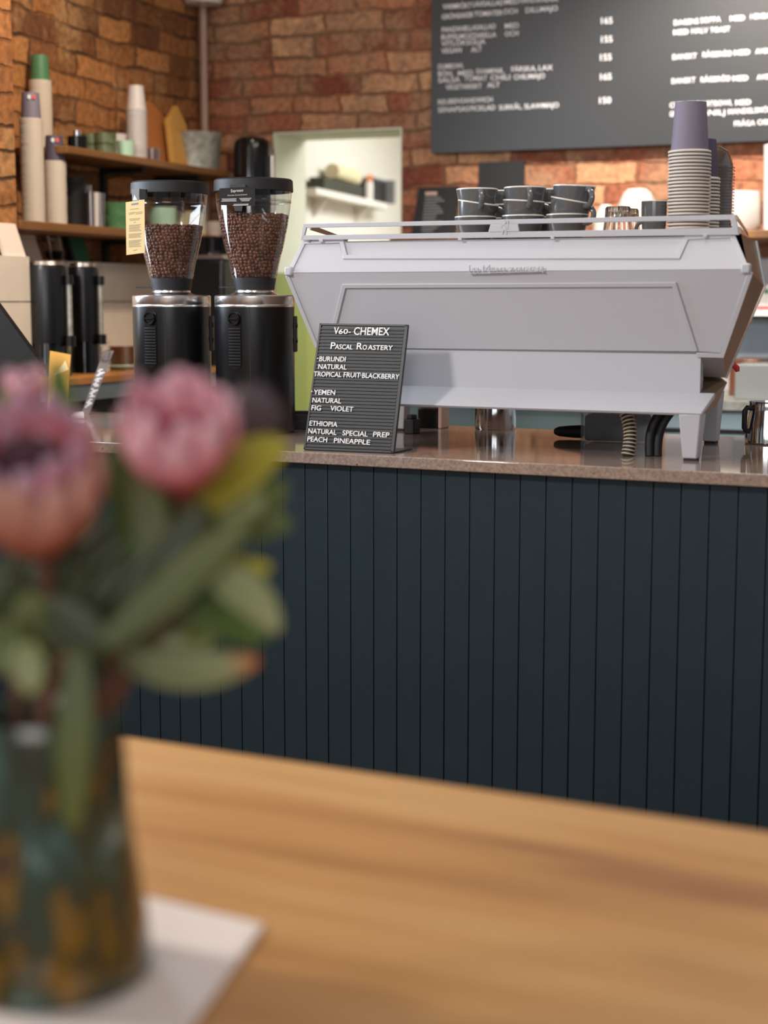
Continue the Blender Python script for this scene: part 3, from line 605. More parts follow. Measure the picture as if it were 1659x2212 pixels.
m = MB(); m.tube([o - WV * 0.03 + ZZ * 0.075, o + WV * 0.06 + ZZ * 0.07], 0.006); m.build('crossbar', M['tin'], t)
m = MB(); m.lathe([(0.001, 0), (0.035, 0.002), (0.04, 0.03), (0.001, 0.034)], 18, o + WV * 0.03); m.build('utensil_bowl', M['black_gloss'], t)
# stacked saucers, brown coasters, mint plate
q = atA(220, 786, 0.33)
for i in range(9):
    m = MB(); m.lathe([(r, z + LZ + i * 0.0125) for r, z in [(0.001, 0), (0.024, 0), (0.030, 0.009), (0.030, 0.0115), (0.001, 0.0115)]], 20, (q.x, q.y, 0))
    solo(m, 'white_saucer', M['white'], 'topmost white espresso saucer of the pile beside the urns' if i == 8 else 'white espresso saucer within the pile beside the urns', 'saucer', (q.x, q.y, LZ + i * 0.0125), 'pile of white saucers')
q = atA(268, 780, 0.28)
m = MB(); m.lathe([(r, z + LZ) for r, z in [(0.001, 0), (0.06, 0), (0.085, 0.016), (0.083, 0.019), (0.001, 0.012)]], 28, (q.x, q.y, 0))
solo(m, 'mint_plate', M['mint'], 'mint green plate underneath the pile of brown coasters', 'plate', (q.x, q.y, LZ))
for i in range(7):
    m = MB(); zz = LZ + 0.0125 + i * 0.0105; m.lathe([(r, z + zz) for r, z in [(0.001, 0), (0.052, 0), (0.054, 0.004), (0.052, 0.0095), (0.001, 0.0095)]], 24, (q.x + random.uniform(-.002, .002), q.y, 0))
    solo(m, 'brown_coaster', M['brown'], 'topmost brown coaster of the pile on the mint plate' if i == 6 else 'brown coaster within the pile on the mint plate', 'coaster', (q.x, q.y, zz), 'pile of brown coasters')
# brewer and boiler in the corner
c = atB(465, 690, -0.64)
t = thing('filter_brewer', 'black filter coffee brewer seen between the two grinders', 'coffee brewer', (c.x, c.y, LZ), WANG)
a_, b_ = (c - WP).dot(WU), (c - WP).dot(WV)
m = MB(); wbox(m, a_ - 0.10, a_ + 0.09, b_ - 0.1, b_ + 0.12, 1.17, 1.44); wbox(m, a_ - 0.09, a_ + 0.08, b_ + 0.02, b_ + 0.12, LZ, 1.17); m.build('brewer_body', M['black'], t, bevel=0.012)
m = MB(); wbox(m, a_ - 0.102, a_ + 0.092, b_ - 0.102, b_ + 0.122, 1.44, 1.455); m.build('steel_band', M['steel'], t)
m = MB(); m.lathe([(0.001, 1.455), (0.075, 1.455), (0.085, 1.52), (0.08, 1.525), (0.001, 1.51)], 28, W(a_, b_)); m.build('brew_basket', M['black_gloss'], t)
m = MB(); wbox(m, a_ - 0.09, a_ + 0.08, b_ - 0.1, b_ + 0.02, LZ, LZ + 0.03); m.build('drip_base', M['black'], t)
c = atB(546, 420, -0.2); a_, b_ = (c - WP).dot(WU), -0.2
t = thing('water_boiler', 'tall glossy black cylindrical water boiler left of the doorway', 'water boiler', W(a_, b_, LZ))
m = MB(); m.lathe([(0.001, LZ), (0.078, LZ), (0.078, 1.90), (0.072, 1.93), (0.055, 1.944), (0.001, 1.948)], 36, W(a_, b_)); m.build('boiler_body', M['black_gloss'], t)
m = MB(); m.cyl(0.012, LZ, 1.87, 12, W(a_ + 0.092, b_)); m.build('side_pipe', M['steel'], t)

# ================================================================== BACK COUNTER (behind the machine)
t = thing('back_counter', 'pale fronted counter along the back wall behind the espresso machine', 'counter', W(2.3, -0.33, 0), WANG)
m = MB(); wbox(m, 1.02, 4.2, -0.66, -0.01, 0.905, 0.935); m.build('worktop', M['tin'], t)
m = MB(); wbox(m, 1.02, 4.2, -0.62, -0.01, 0.0, 0.905); m.build('cabinet_body', M['cyan'], t)
m = MB(); wbox(m, 1.02, 4.2, -0.626, -0.62, 0.82, 0.835); m.build('gap_shade_strip', M['black_matt'], t)  # flat black strip stands in for the shade of a gap
m = MB(); wbox(m, 1.02, 2.1, -0.645, -0.62, 0.10, 0.89); m.build('teal_panel', M['teal'], t)
m = MB(); wbox(m, 2.05, 4.2, -0.012, -0.001, 0.937, 1.44); tag(m.build('tile_backsplash', M['tile'], loc=W(2.3, 0, 0.935), rotz=WANG), 'pale splash panel on the back wall right of the machine', 'backsplash')
def bbox(px0, py0, px1, py1, b, dep, nm, label, cat, mt, bevel=0.004):
    p0 = atB(px0, py1, b); p1 = atB(px1, py0, b); a0, a1 = (p0 - WP).dot(WU), (p1 - WP).dot(WU)
    m = MB(); wbox(m, a0, a1, b, b + dep, p0.z, p1.z); return solo(m, nm, mt, label, cat, W((a0 + a1) / 2, b + dep / 2, p0.z), bevel=bevel, rotz=WANG), a0, a1, p0.z, p1.z
def gbox(px0, px1, py0, z0, b, dep, nm, label, cat, mt):
    p0 = atB(px0, py0, b); p1 = atB(px1, py0, b); a0, a1 = (p0 - WP).dot(WU), (p1 - WP).dot(WU)
    m = MB(); wbox(m, a0, a1, b, b + dep, z0, p0.z); return solo(m, nm, mt, label, cat, W((a0 + a1) / 2, b + dep / 2, z0), bevel=0.004, rotz=WANG)
gbox(1588, 1720, 787, 0.935, -0.56, 0.2, 'grey_bin', 'grey plastic bin on the back counter right of the machine', 'bin', M['grey_plastic'])
gbox(1576, 1640, 776, 0.935, -0.32, 0.25, 'wooden_crate', 'dark brown wooden crate behind the grey bin', 'crate', M['brown'])
gbox(1590, 1720, 688, 0.935, -0.06, 0.045, 'blue_grey_panel', 'blue grey appliance standing behind the crate on the back counter', 'appliance', M['bluegrey'])
m = MB(); wbox(m, 2.2, 3.0, -0.16, -0.012, 1.225, 1.245); tag(m.build('white_ledge', M['white'], loc=W(2.5, -0.08, 1.225), rotz=WANG), 'thin white ledge under the wooden shelf right of the machine', 'ledge')
o_, a0, a1, z0, z1 = bbox(1628, 612, 1700, 668, -0.12, 0.10, 'printed_box', 'white carton with green and red print on the white ledge', 'box', M['white'])
WM[o_.name] = Matrix.Translation(o_.location) @ Matrix.Rotation(WANG, 4, 'Z')
o_.location.z += 1.245 - z0
m = MB(); m.cyl(0.009, 0, 0.002, 14, (0, 0, 0)); 
R_ = Matrix.Rotation(WANG, 4, 'Z') @ Matrix.Rotation(PI / 2, 4, 'X'); c = W(a0 + 0.045, -0.12, z0 + 0.07); m.v = [(R_ @ p) + c for p in m.v]; m.build('green_print', M['green_paper'], o_)
m = MB(); wbox(m, a0 + 0.01, a1 - 0.01, -0.1225, -0.12, z0 + 0.004, z0 + 0.014); m.build('red_print', M['red'], o_)
# things on the back shelf
SZ = 1.535
t = thing('menu_folder', 'black menu folder with pale print leaning on the back shelf', 'menu folder', W(1.10, -0.12, SZ), WANG)
p0 = atB(897, 505, -0.14); p1 = atB(985, 402, -0.14); a0, a1 = (p0 - WP).dot(WU), (p1 - WP).dot(WU)
m = MB(); m.prism([W(a0 - 0.008, -0.17, SZ), W(a1 + 0.004, -0.17, SZ), W(a1, -0.11, p1.z), W(a0 + 0.004, -0.11, p1.z)], WV * 0.014); m.build('cover', M['black_matt'], t)
m = MB()
for i in range(12):
    z = p1.z - 0.045 - i * 0.012; y_ = -0.11 - 0.06 * (p1.z - z) / (p1.z - SZ); l_ = random.uniform(0.05, 0.085)
    m.prism([W(a0 + 0.035, y_ - 0.002, z), W(a0 + 0.035 + l_, y_ - 0.002, z), W(a0 + 0.035 + l_, y_, z + 0.005), W(a0 + 0.035, y_, z + 0.005)], WV * 0.002)
m.build('pale_print', M['grey_plastic'], t)
m = MB(); m.prism([W(a0 + 0.035, -0.122, p1.z - 0.032), W(a0 + 0.085, -0.122, p1.z - 0.032), W(a0 + 0.085, -0.12, p1.z - 0.018), W(a0 + 0.035, -0.12, p1.z - 0.018)], WV * 0.002); m.build('pink_heading', M['pipe'], t)
m = MB(); wbox(m, 1.272, 1.462, -0.012, 0.0, 1.655, 1.832)
solo(m, 'blank_plaque', M['black_matt'], 'square plain black plaque on the brick wall under the menu board', 'plaque', W(1.367, 0, 1.655), rotz=WANG)
def shelf_round(px, b, prof, nm, label, cat, mt, z=SZ, seg=30, group=None):
    c = atB(px, 480, b); m = MB(); m.lathe([(r, zz + z) for r, zz in prof], seg, (c.x, c.y, 0)); return solo(m, nm, mt, label, cat, (c.x, c.y, z), group)
shelf_round(1375, -0.17, [(0.001, 0.165), (0.035, 0.165), (0.052, 0.150), (0.073, 0.105), (0.074, 0.098), (0.078, 0.094), (0.078, 0.0), (0.07, 0.0)], 'white_bowl', 'white rounded bowl upside-down behind the grey espresso cup', 'bowl', M['bowl'])
shelf_round(1308, -0.12, [(0.001, 0.112), (0.02, 0.112), (0.045, 0.07), (0.05, 0.0), (0.046, 0.0)], 'white_bowl', 'white bowl upside-down behind the clear tumbler', 'bowl', M['bowl'])
shelf_round(1597, -0.18, [(0.001, 0), (0.06, 0), (0.075, 0.03), (0.075, 0.1), (0.072, 0.145), (0.066, 0.145), (0.066, 0.01), (0.001, 0.01)], 'white_canister', 'white canister on the back shelf right of the lid stack', 'canister', M['bowl'])
shelf_round(1690, -0.16, [(0.001, 0), (0.068, 0), (0.075, 0.31), (0.072, 0.31), (0.06, 0.01), (0.001, 0.01)], 'white_cup_column', 'tall ribbed white column of cups at the right edge on the back shelf', 'cup column', M['white'])

# ================================================================== MENU BOARD
t = thing('menu_board', 'large dark grey wall menu board with white letters', 'menu board', W(1.9, -0.05, 1.875), WANG)
BB = -0.055
c0 = atB(931, 331, BB); c1 = atB(1659, 303, BB); a0 = (c0 - WP).dot(WU)
m = MB(); wbox(m, a0, 3.1, BB, 0.0, c0.z, 2.95); m.build('board_panel', M['menu'], t)
rows = [("VARMRÖKT",957,20,1018,17),("LAXSALLAD",1021,14.5,1088,11),("MED",1091,10,1121,8),("HANDSKALADE",1124,7,1206,2),
("GRÖNSAKER",955,42,1023,37),("TOMATER",1025,36,1086,33),("OCH",1088,31,1118,29),("DILLMAJO",1136,28,1205,23),
("PANZANELLASALLAD",955,70,1071,62),("MED",1091,62,1121,60),("BUFFELMOZZARELLA",954,86,1072,80),("OCH",1091,79,1120,77),("VITLÖKSOLJA",954,100,1049,95),("VEGAN",954,116,997,113),("ALT",1018,113,1041,111),
("DUMBOWL",947,149.5,1002,147),("BÖN,",947,165,979,164),("MED",990,164,1022,162),("SVAMPAR,",1029,160,1089,158),("FÄRSKA,",1105,155,1159,153),("LAX",1164,152.5,1194,151),
("SALSA",947,179,994,177),("TOMAT",1003,175,1053,174),("CHILI",1060,173.5,1102,172),("CHILIMAJO",1110,172,1177,169),("VEGETARISKT",963,194,1041,191),("ALT",1053,189.5,1080,188),
("REUBEN",947,226,995,223),("SANDWICH",997,223,1064,220),("SENAPSAS",947,243,1013,240),("PICKLAD",1016,240,1070,237.5),("SURKÅL,",1078,238,1128,235),("SLAWMAJO",1133,235.5,1207,232),
("165",1299,52,1323,51),("155",1299,92,1323,91),("155",1297,131,1321,130),("165",1297,173,1321,172),("150",1295,224,1320,223),
("DAGENS",1456,55,1509,51),("SOPPA",1513,50,1557,47),("MED",1577,46,1609,44),("HEMBAKAT",1621,42,1690,38),("MED",1455,76,1487,74),("HALV",1494,73,1529,71),("TOAST",1534,71,1577,68),
("DANSKT",1453,129,1505,126),("RÅGBRÖD",1518,124,1581,121),("MED",1586,120,1620,118),("AVOKADO",1632,117,1695,113),
("DANSKT",1451,181,1502,178),("RÅGBRÖD",1514,178,1578,175),("MED",1583,175.5,1616,174),("AVOKADO",1635,173,1697,169),
("CHIA",1447,233,1480,231),("YOGHURT",1485,231,1541,229),("BOWL",1543,229,1582,227),("MED",1589,227.5,1622,226),("GRANOLA",1447,252,1497,250),("VANILJ",1502,250,1566,248),("MANDELSMÖR",1573,247,1668,242),("FRÅGA",1586,273,1631,271),("OSS",1636,270,1664,269)]
for s_, x0, y0, x1, y1 in rows:
    m = MB(); m.smooth = False
    hh = (13.5 if '5' in s_ or s_ == '150' else 11.0) / F * 6.3
    text_on(m, s_, atB(x0, y0, BB - 0.0005), atB(x1, y1, BB - 0.0005), ZZ, hh, -WV, 0.003, 0.004); m.build('menu_word', M['menutext'], t)

# ================================================================== KITCHEN SHELF
ks = atZ(683, 405, 1.80); ke = atZ(842, 441, 1.80)
kdir = (ke - ks).normalized(); knr = Vector((kdir.y, -kdir.x, 0)); kl = (ke - ks).length
t = thing('kitchen_shelf', 'white shelf on brackets in the bright kitchen beyond the doorway', 'shelf', ks)
m = MB(); m.prism([ks, ke, ke - knr * 0.22, ks - knr * 0.22], (0, 0, -0.03)); m.build('shelf_board', M['kitchen'], t)
for f in (0.2, 0.75):
    c = ks + kdir * kl * f - knr * 0.02 - ZZ * 0.03
    m = MB(); m.prism([c, c - knr * 0.2, c - knr * 0.2 - ZZ * 0.22], kdir * 0.03); m.build('bracket', M['kitchen'], t)
def kp(px, back=0.1):
    lo_, hi_ = -0.6, 2.5
    for _ in range(40):
        f = (lo_ + hi_) / 2; v = ks + kdir * kl * f - knr * back - EYE
        if CX + F * v.dot(RT) / v.dot(FW) < px: lo_ = f
        else: hi_ = f
    return ks + kdir * kl * lo_ - knr * back
bot = [(0.001, 0), (0.036, 0), (0.037, 0.13), (0.030, 0.165), (0.014, 0.20), (0.013, 0.27), (0.001, 0.27)]
for px_, back, hh, mt, lb in ((713, 0.13, 0.95, 'bottle_pale', 'pale green bottle, first of the three on the kitchen shelf'), (745, 0.15, 0.90, 'bottle', 'dark green bottle behind the cream roll on the kitchen shelf'), (777, 0.13, 0.92, 'bottle', 'slim green bottle beside the spray bottle on the kitchen shelf')):
    c = kp(px_, back); t = thing('glass_bottle', lb, 'bottle', c, 0, 'bottles on the kitchen shelf')
    m = MB(); m.lathe([(r * (0.8 if px_ > 770 else 1), z * hh + c.z) for r, z in bot], 20, (c.x, c.y, 0)); m.build('bottle_body', M[mt], t)
    m = MB(); m.cyl(0.015, c.z + 0.255 * hh, c.z + 0.285 * hh, 14, (c.x, c.y, 0)); m.build('bottle_cap', M['cap'], t)
c0_, c1_ = kp(700, 0.01), kp(785, 0.01)
m = MB(); m.prism([c0_, c1_, c1_ - knr * 0.075, c0_ - knr * 0.075], (0, 0, 0.06))
solo(m, 'dark_basket', M['basket'], 'dark low basket on the kitchen shelf under the cream roll', 'basket', c0_, bevel=0.006)
r0 = kp(717, 0.04) + ZZ * 0.105; r1 = kp(766, 0.04) + ZZ * 0.100
m = MB(); m.tube([r0, r1], [0.036, 0.041], 22); solo(m, 'cream_roll', M['roll'], 'cream paper roll lying on the dark basket in the kitchen', 'paper roll', r0)
c = kp(799, 0.04); t = thing('spray_bottle', 'white spray bottle with orange top on the kitchen shelf', 'spray bottle', c)
m = MB(); m.lathe([(r, z + c.z) for r, z in [(0.001, 0), (0.022, 0), (0.022, 0.09), (0.016, 0.105), (0.001, 0.106)]], 18, (c.x, c.y, 0)); m.build('bottle_body', M['white'], t)
m = MB(); m.lathe([(r, z + c.z) for r, z in [(0.001, 0.104), (0.019, 0.105), (0.021, 0.128), (0.012, 0.138), (0.001, 0.139)]], 16, (c.x, c.y, 0)); m.build('orange_top', M['cap'], t)
q0 = kp(808, 0.015); q1 = kp(833, 0.015)
t = thing('storage_box', 'dark storage box with blue rim and grey side on the kitchen shelf', 'box', (q0 + q1) / 2)
kd2 = (q1 - q0).normalized(); dp = -knr * 0.10
m = MB(); m.prism([q0, q1, q1 + dp, q0 + dp], (0, 0, 0.115)); m.build('box_body', M['black_matt'], t)
m = MB(); m.prism([q0 + ZZ * 0.115, q1 + ZZ * 0.115, q1 + dp + ZZ * 0.115, q0 + dp + ZZ * 0.115], (0, 0, 0.010)); m.build('blue_rim', M['bluegrey'], t)
m = MB(); m.prism([q1, q1 + kd2 * 0.02, q1 + kd2 * 0.02 + knr * 0.05, q1 + knr * 0.045], (0, 0, 0.125)); m.build('grey_side', M['grey_plastic'], t)

# ================================================================== BAR COUNTER
CZ = 0.93
m = MB(); m.box2((-3.42, 3.24, CZ - 0.027), (0.9, 4.12, CZ)); tag(m.build('stone_worktop', M['stone'], loc=(-1.7, 3.68, CZ - 0.027), bevel=0.0025), 'long polished beige stone worktop on the dark blue bar front', 'worktop')
t = thing('bar_counter', 'dark blue bar counter faced with vertical boards', 'bar counter', (-1.7, 3.68, 0))
m = MB(); gx = -1.857 - 0.0606 * 25; gw = 0.0022
i = 0
while gx < 0.9:
    m.box2((gx + gw / 2, 3.262, 0.0), (gx + 0.0606 - gw / 2, 3.282, CZ - 0.027)); gx += 0.0606; i += 1
m.build('board_front', M['blue'], t, bevel=0.0012)
m = MB(); m.box2((-3.42, 3.274, 0.0), (0.9, 3.30, CZ - 0.027)); m.build('groove_backing', M['black_matt'], t)
m = MB(); m.box2((-3.42, 3.30, 0.0), (0.9, 4.05, CZ - 0.027)); m.build('cabinet_body', M['black_matt'], t)

# ================================================================== ESPRESSO MACHINE
XC = -1.426
mach = thing('espresso_machine', 'large white espresso machine with raised lettering on the stone worktop', 'espresso machine', (XC, 3.68, CZ))
PU = Vector((0, 3.425, 1.348)); NU = Vector((0, -(1.425 - 1.348), 0.05)).normalized()
PL = PU; NL = Vector((0, -(1.348 - 1.172), -0.06)).normalized()
pu = lambda x, y: on_plane(x, y, PU, NU)
pl = lambda x, y: on_plane(x, y, PL, NL)
def ribbon(mb, pts, n, wd, th, side):
    """A raised band of constant width along a polyline lying in a plane of normal n."""
    k = len(pts); offs = []
    for i in range(k):
        d0 = (pts[i] - pts[i - 1]).normalized() if i else None; d1 = (pts[i + 1] - pts[i]).normalized() if i < k - 1 else None
        if d0 is None: d0 = d1
        if d1 is None: d1 = d0
        n0 = n.cross(d0) * side; n1 = n.cross(d1) * side; bis = (n0 + n1); bis = bis / max(0.3, bis.dot(n0))
        offs.append(pts[i] + bis * wd)
    for i in range(k - 1): mb.prism([pts[i], pts[i + 1], offs[i + 1], offs[i]], n * th)
outU = [(622, 589), (655, 520), (742, 518), (750, 552), (1462, 551), (1480, 510), (1587, 505), (1619, 581)]
m = MB(); m.prism([pu(*q) for q in outU], NU * -0.012); m.build('upper_back_panel', M['white_paint'], mach)
m = MB(); ribbon(m, [pu(*q) for q in outU], NU, 0.0115, 0.0035, -1); m.build('upper_border', M['white_paint'], mach, bevel=0.0012)
outL = [(623, 591), (1619, 582), (1556, 762), (1499, 759), (690, 750)]
m = MB(); m.prism([pl(*q) for q in outL], NL * -0.012); m.build('lower_back_panel', M['white_paint'], mach)
m = MB(); ribbon(m, [pl(690, 750), pl(625, 594)], NL, 0.011, 0.0035, 1)
ribbon(m, [pl(1617, 585), pl(1556, 762), pl(1505, 761)], NL, 0.011, 0.0035, 1)
ribbon(m, [pl(708, 749), pl(741, 613), pl(1461, 609), pl(1508, 757)], NL, 0.0105, 0.0045, -1)
m.build('lower_border', M['white_paint'], mach, bevel=0.0012)
for px, s_ in ((618, 1), (1619, -1)):
    c = atY(px + 7 * s_, 586 if s_ > 0 else 580, 3.426); m = MB(); m.box(c, (0.02, 0.018, 0.022)); m.build('ridge_cap', M['white_paint'], mach, bevel=0.004)
# core, side panels with chamfer, lower body, lip
ridge_r, ridge_l = -0.859, -1.993
fr = [Vector((-0.892, 3.478, 1.423)), Vector((-0.862, 3.428, 1.347)), Vector((-0.928, 3.488, 1.168))]
sd = [Vector((-0.874, 3.535, 1.410)), Vector((-0.852, 3.535, 1.312)), Vector((-0.932, 3.535, 1.110))]
mir = lambda v: Vector((2 * XC - v.x, v.y, v.z))
bk = [Vector((v.x - 0.13, 3.95, v.z)) for v in sd]
m = MB()
for fn in (lambda v: v, mir):
    for i in range(2): m.add([fn(fr[i]), fn(fr[i + 1]), fn(sd[i + 1]), fn(sd[i])], [(0, 1, 2, 3)]); m.add([fn(sd[i]), fn(sd[i + 1]), fn(bk[i + 1]), fn(bk[i])], [(0, 1, 2, 3)])
m.add([bk[0], bk[1], bk[2], mir(bk[2]), mir(bk[1]), mir(bk[0])], [(0, 1, 2, 3, 4, 5)])
m.cur = 1; m.add([fr[2], sd[2], bk[2], mir(bk[2]), mir(sd[2]), mir(fr[2])], [(0, 1, 2, 3, 4, 5)]); m.cur = 0
m.add([fr[0], sd[0], bk[0], mir(bk[0]), mir(sd[0]), mir(fr[0])], [(0, 1, 2, 3, 4, 5)])
m.build('side_shell', [M['shell'], M['white_paint']], mach, ang=12)
m = MB()
for i in range(2): m.tube([sd[i], sd[i + 1]], 0.004, 8)
m.build('side_trim', M['chrome'], mach)
m = MB(); m.box2((2 * XC + 0.978, 3.492, 1.05), (-0.978, 3.515, 1.18)); m.build('lower_body_front', M['white_paint'], mach)
xl_ = 2 * XC
m = MB(); m.prism([(-0.979, 3.515, 1.05), (-0.990, 3.56, 1.05), (-1.11, 3.93, 1.05), (xl_ + 1.11, 3.93, 1.05), (xl_ + 0.990, 3.56, 1.05), (xl_ + 0.979, 3.515, 1.05)], (0, 0, 0.13)); m.build('lower_body', M['shell'], mach)
def lip_sec(x0, x1):
    return [Vector((x0, 3.492, 1.078)), Vector((x0, 3.494, 1.08)), Vector((x1, 3.428, 1.037)), Vector((x1, 3.430, 1.032))]
m = MB(); L_, R_x = 2 * XC + 0.944, -0.944
m.add([Vector((L_, 3.495, 1.078)), Vector((R_x, 3.495, 1.078)), Vector((R_x - 0.012, 3.428, 1.036)), Vector((L_ + 0.012, 3.428, 1.036)),
       Vector((L_, 3.495, 1.066)), Vector((R_x, 3.495, 1.066)), Vector((R_x - 0.012, 3.434, 1.030)), Vector((L_ + 0.012, 3.434, 1.030))],
      [(0, 1, 2, 3), (7, 6, 5, 4), (3, 2, 6, 7), (0, 4, 5, 1), (1, 5, 6, 2), (0, 3, 7, 4)])
m.build('drip_lip', M['white_paint'], mach, bevel=0.0015)
fa, fb = Vector((R_x, 3.495, 1.078)), Vector((R_x - 0.012, 3.431, 1.033))
ga, gb = atY(1571, 826, 3.535), atY(1548, 876, 3.535); ha, hb = ga + Vector((-0.13, 0.39, 0)), gb + Vector((-0.13, 0.39, 0))
m = MB()
for fn in (lambda v: v, mir): m.add([fn(v) for v in (fa, fb, gb, ga, hb, ha)], [(0, 1, 2, 3), (3, 2, 4, 5)])
m.add([fb, gb, hb, mir(hb), mir(gb), mir(fb)], [(0, 1, 2, 3, 4, 5)]); m.add([fa, ga, ha, mir(ha), mir(ga), mir(fa)], [(0, 1, 2, 3, 4, 5)]); m.add([ha, hb, mir(hb), mir(ha)], [(0, 1, 2, 3)])
m.build('drip_chassis', M['shell'], mach, ang=12)
for x_, y_ in ((-0.983, 3.455), (-1.062, 3.905)):
    for xx in (x_, 2 * XC - x_ if y_ < 3.6 else atY(866, 930, 3.905).x):
        tp, bt = 0.0245, 0.0165
        m = MB(); m.add([Vector((xx + sx * k_, y_ + sy * k_, z)) for z, k_ in ((1.034 if y_ < 3.6 else 1.06, tp), (CZ + 0.005, bt)) for sx, sy in ((-1, -1), (1, -1), (1, 1), (-1, 1))],
                        [(0, 1, 2, 3), (7, 6, 5, 4), (0, 4, 5, 1), (1, 5, 6, 2), (2, 6, 7, 3), (3, 7, 4, 0)])
        lg = m.build('leg', M['white_paint'], mach, bevel=0.003)
        m = MB(); m.box2((xx - 0.014, y_ - 0.014, CZ), (xx + 0.014, y_ + 0.014, CZ + 0.006)); m.build('rubber_pad', M['rubber'], lg)
# cup tray and rail
m = MB(); m.prism([(-0.90, 3.488, 1.386), (-0.985, 3.93, 1.386), (2 * XC + 0.985, 3.93, 1.386), (2 * XC + 0.90, 3.488, 1.386)], (0, 0, TRAY - 1.386)); m.build('cup_tray', M['steel'], mach)
pts_ = [on_plane(x, y, PU - NU * 0.004, NU) for x, y in ((740, 521.5), (1484, 510.5), (1464, 556), (748, 557))]
m = MB(); m.prism(pts_, NU * -0.008); m.build('top_strip', M['white_paint'], mach)
RY = 3.462
ry = lambda x, y: atY(x, y, RY)
def lerp_y(x, xl, yl, xr, yr): return yl + (yr - yl) * (x - xl) / (xr - xl)
yt = lambda x: lerp_y(x, 655, 483.5, 1588, 463.5); yt2 = lambda x: lerp_y(x, 655, 492.5, 1588, 475)
yb = lambda x: lerp_y(x, 655, 508.5, 1588, 492); yb2 = lambda x: lerp_y(x, 650, 518.5, 1598, 507.5)
m = MB(); o3 = (0, 0.006, 0); rk = [0]
def rp(pts):
    rk[0] += 1; o_f = Vector((0, -0.0004 * rk[0], 0)); m.prism([v + o_f for v in pts], o3)
rp([ry(655, yt(655)), ry(1588, yt(1588)), ry(1580, yt2(1580)), ry(661, yt2(661))])
rp([ry(656, yb(656)), ry(1584, yb(1584)), ry(1597, yb2(1597)), ry(650, yb2(650))])
rp([ry(655, yt(655)), ry(662, yt2(662)), ry(658, yb(658)), ry(650, yb2(650))])
rp([ry(1588, yt(1588)), ry(1597, yb2(1597)), ry(1583, yb(1583)), ry(1578, yt2(1578))])
rp([ry(1060, yt2(1060)), ry(1119, yt2(1119)), ry(1122, yb(1122)), ry(1055, yb(1055))])
for xx in (690, 990, 1190, 1520): rp([ry(xx, yb2(xx) - 2), ry(xx + 8, yb2(xx) - 2), ry(xx + 8, yb2(xx) + 5), ry(xx, yb2(xx) + 5)])
m.build('cup_rail', M['white_paint'], mach, bevel=0.001)
m = MB()
for q in ([(1084, 478), (1090, 474), (1094, 480), (1091, 486), (1085, 488), (1083, 482)], [(1086, 489), (1093, 488), (1095, 497), (1087, 498)], [(1085, 498), (1088, 498), (1087, 506), (1084, 506)], [(1092, 498), (1095, 498), (1096, 506), (1093, 506)], [(1081, 487), (1085, 489), (1084, 493), (1080, 491)], [(1097, 476), (1099, 476), (1098, 496), (1096, 496)]):
    m.prism([ry(*u) + Vector((0, -0.0022, 0)) for u in q], (0, -0.0008, 0))
m.build('crest_relief', M['white_paint'], mach)
t0 = ry(1588, 464); t1 = ry(1597, 505)
for fn in (lambda v: v, mir):
    m = MB(); e0 = atY(1611, 499, 3.62); e1 = atY(1616, 520, 3.62); x_ = Vector((0.004, 0, 0))
    def band(u0, u1, u2, u3): m.prism([fn(u0), fn(u1), fn(u2), fn(u3)], x_)
    mid0 = t0.lerp(t1, 0.28); mid1 = e0.lerp(e1, 0.28); lo0 = t0.lerp(t1, 0.62); lo1 = e0.lerp(e1, 0.62)
    band(t0, e0, mid1, mid0); band(lo0, lo1, e1, t1); band(e0 + Vector((0, -0.02, 0.001)), e0, e1, e1 + Vector((0, -0.02, 0.001)))
    m.build('side_rail', M['steel'], mach)
# raised logotype standing off the ridge
LOGO = []
def lpts(pts): LOGO.append(pts)
# units: x px in photo, y px in photo; letters share one base line
lpts([(1014, 574), (1014, 590.5), (1171, 586)])
lpts([(1024, 590), (1024, 579.5), (1032, 579.5), (1032, 590)]); lpts([(1024, 585), (1032, 585)])
lpts([(1044, 589.5), (1044, 574), (1050, 581), (1057, 573), (1057, 589.5)])
lpts([(1066, 589), (1066, 579), (1074, 579), (1074, 589)]); lpts([(1066, 584.5), (1074, 584.5)])
lpts([(1082, 589), (1082, 579), (1090, 579), (1090, 583), (1082, 583.5)]); lpts([(1086, 583.5), (1091, 588.5)])
lpts([(1098, 579), (1108, 578.5), (1099, 588)])
lpts([(1116, 588), (1116, 578.5), (1125, 578), (1125, 587.5)])
lpts([(1140, 577.5), (1132, 578), (1132, 587)])
lpts([(1155, 577), (1146, 577.5), (1146, 587)])
lpts([(1163, 586.5), (1163, 577), (1172, 576.5), (1172, 586)])
m = MB(); LY = 3.418; kk = 0
for pts in LOGO:
    for i in range(len(pts) - 1):
        a_ = atY(*pts[i], LY); b_ = atY(*pts[i + 1], LY); d = (b_ - a_).normalized() * 0.0008
        kk += 1; off = Vector((0, -0.00012 * (kk % 9), 0)); bar(m, a_ - d + off, b_ + d + off, 0.0016, ZZ, Vector((0, 1, 0)), 0.004)
for x_ in (1014, 1057, 1110, 1172): 
    c = atY(x_, 588, LY); m.box(c + Vector((0, 0.008, 0)), (0.003, 0.014, 0.003))
m.build('logo_lettering', M['white_paint'], mach)
m = MB(); c = atY(1582, 786, 3.97); e = atY(1592, 796, 3.99); m.tube([c - Vector((0.05, 0, 0)), c, e], [0.006, 0.007, 0.005], 10); m.build('steam_lever', M['white'], mach)
m = MB(); m.tube([c, e, e + Vector((0.002, 0, -0.008))], [0.0075, 0.0078, 0.005], 10); m.build('red_lever_tip', M['red'], mach)

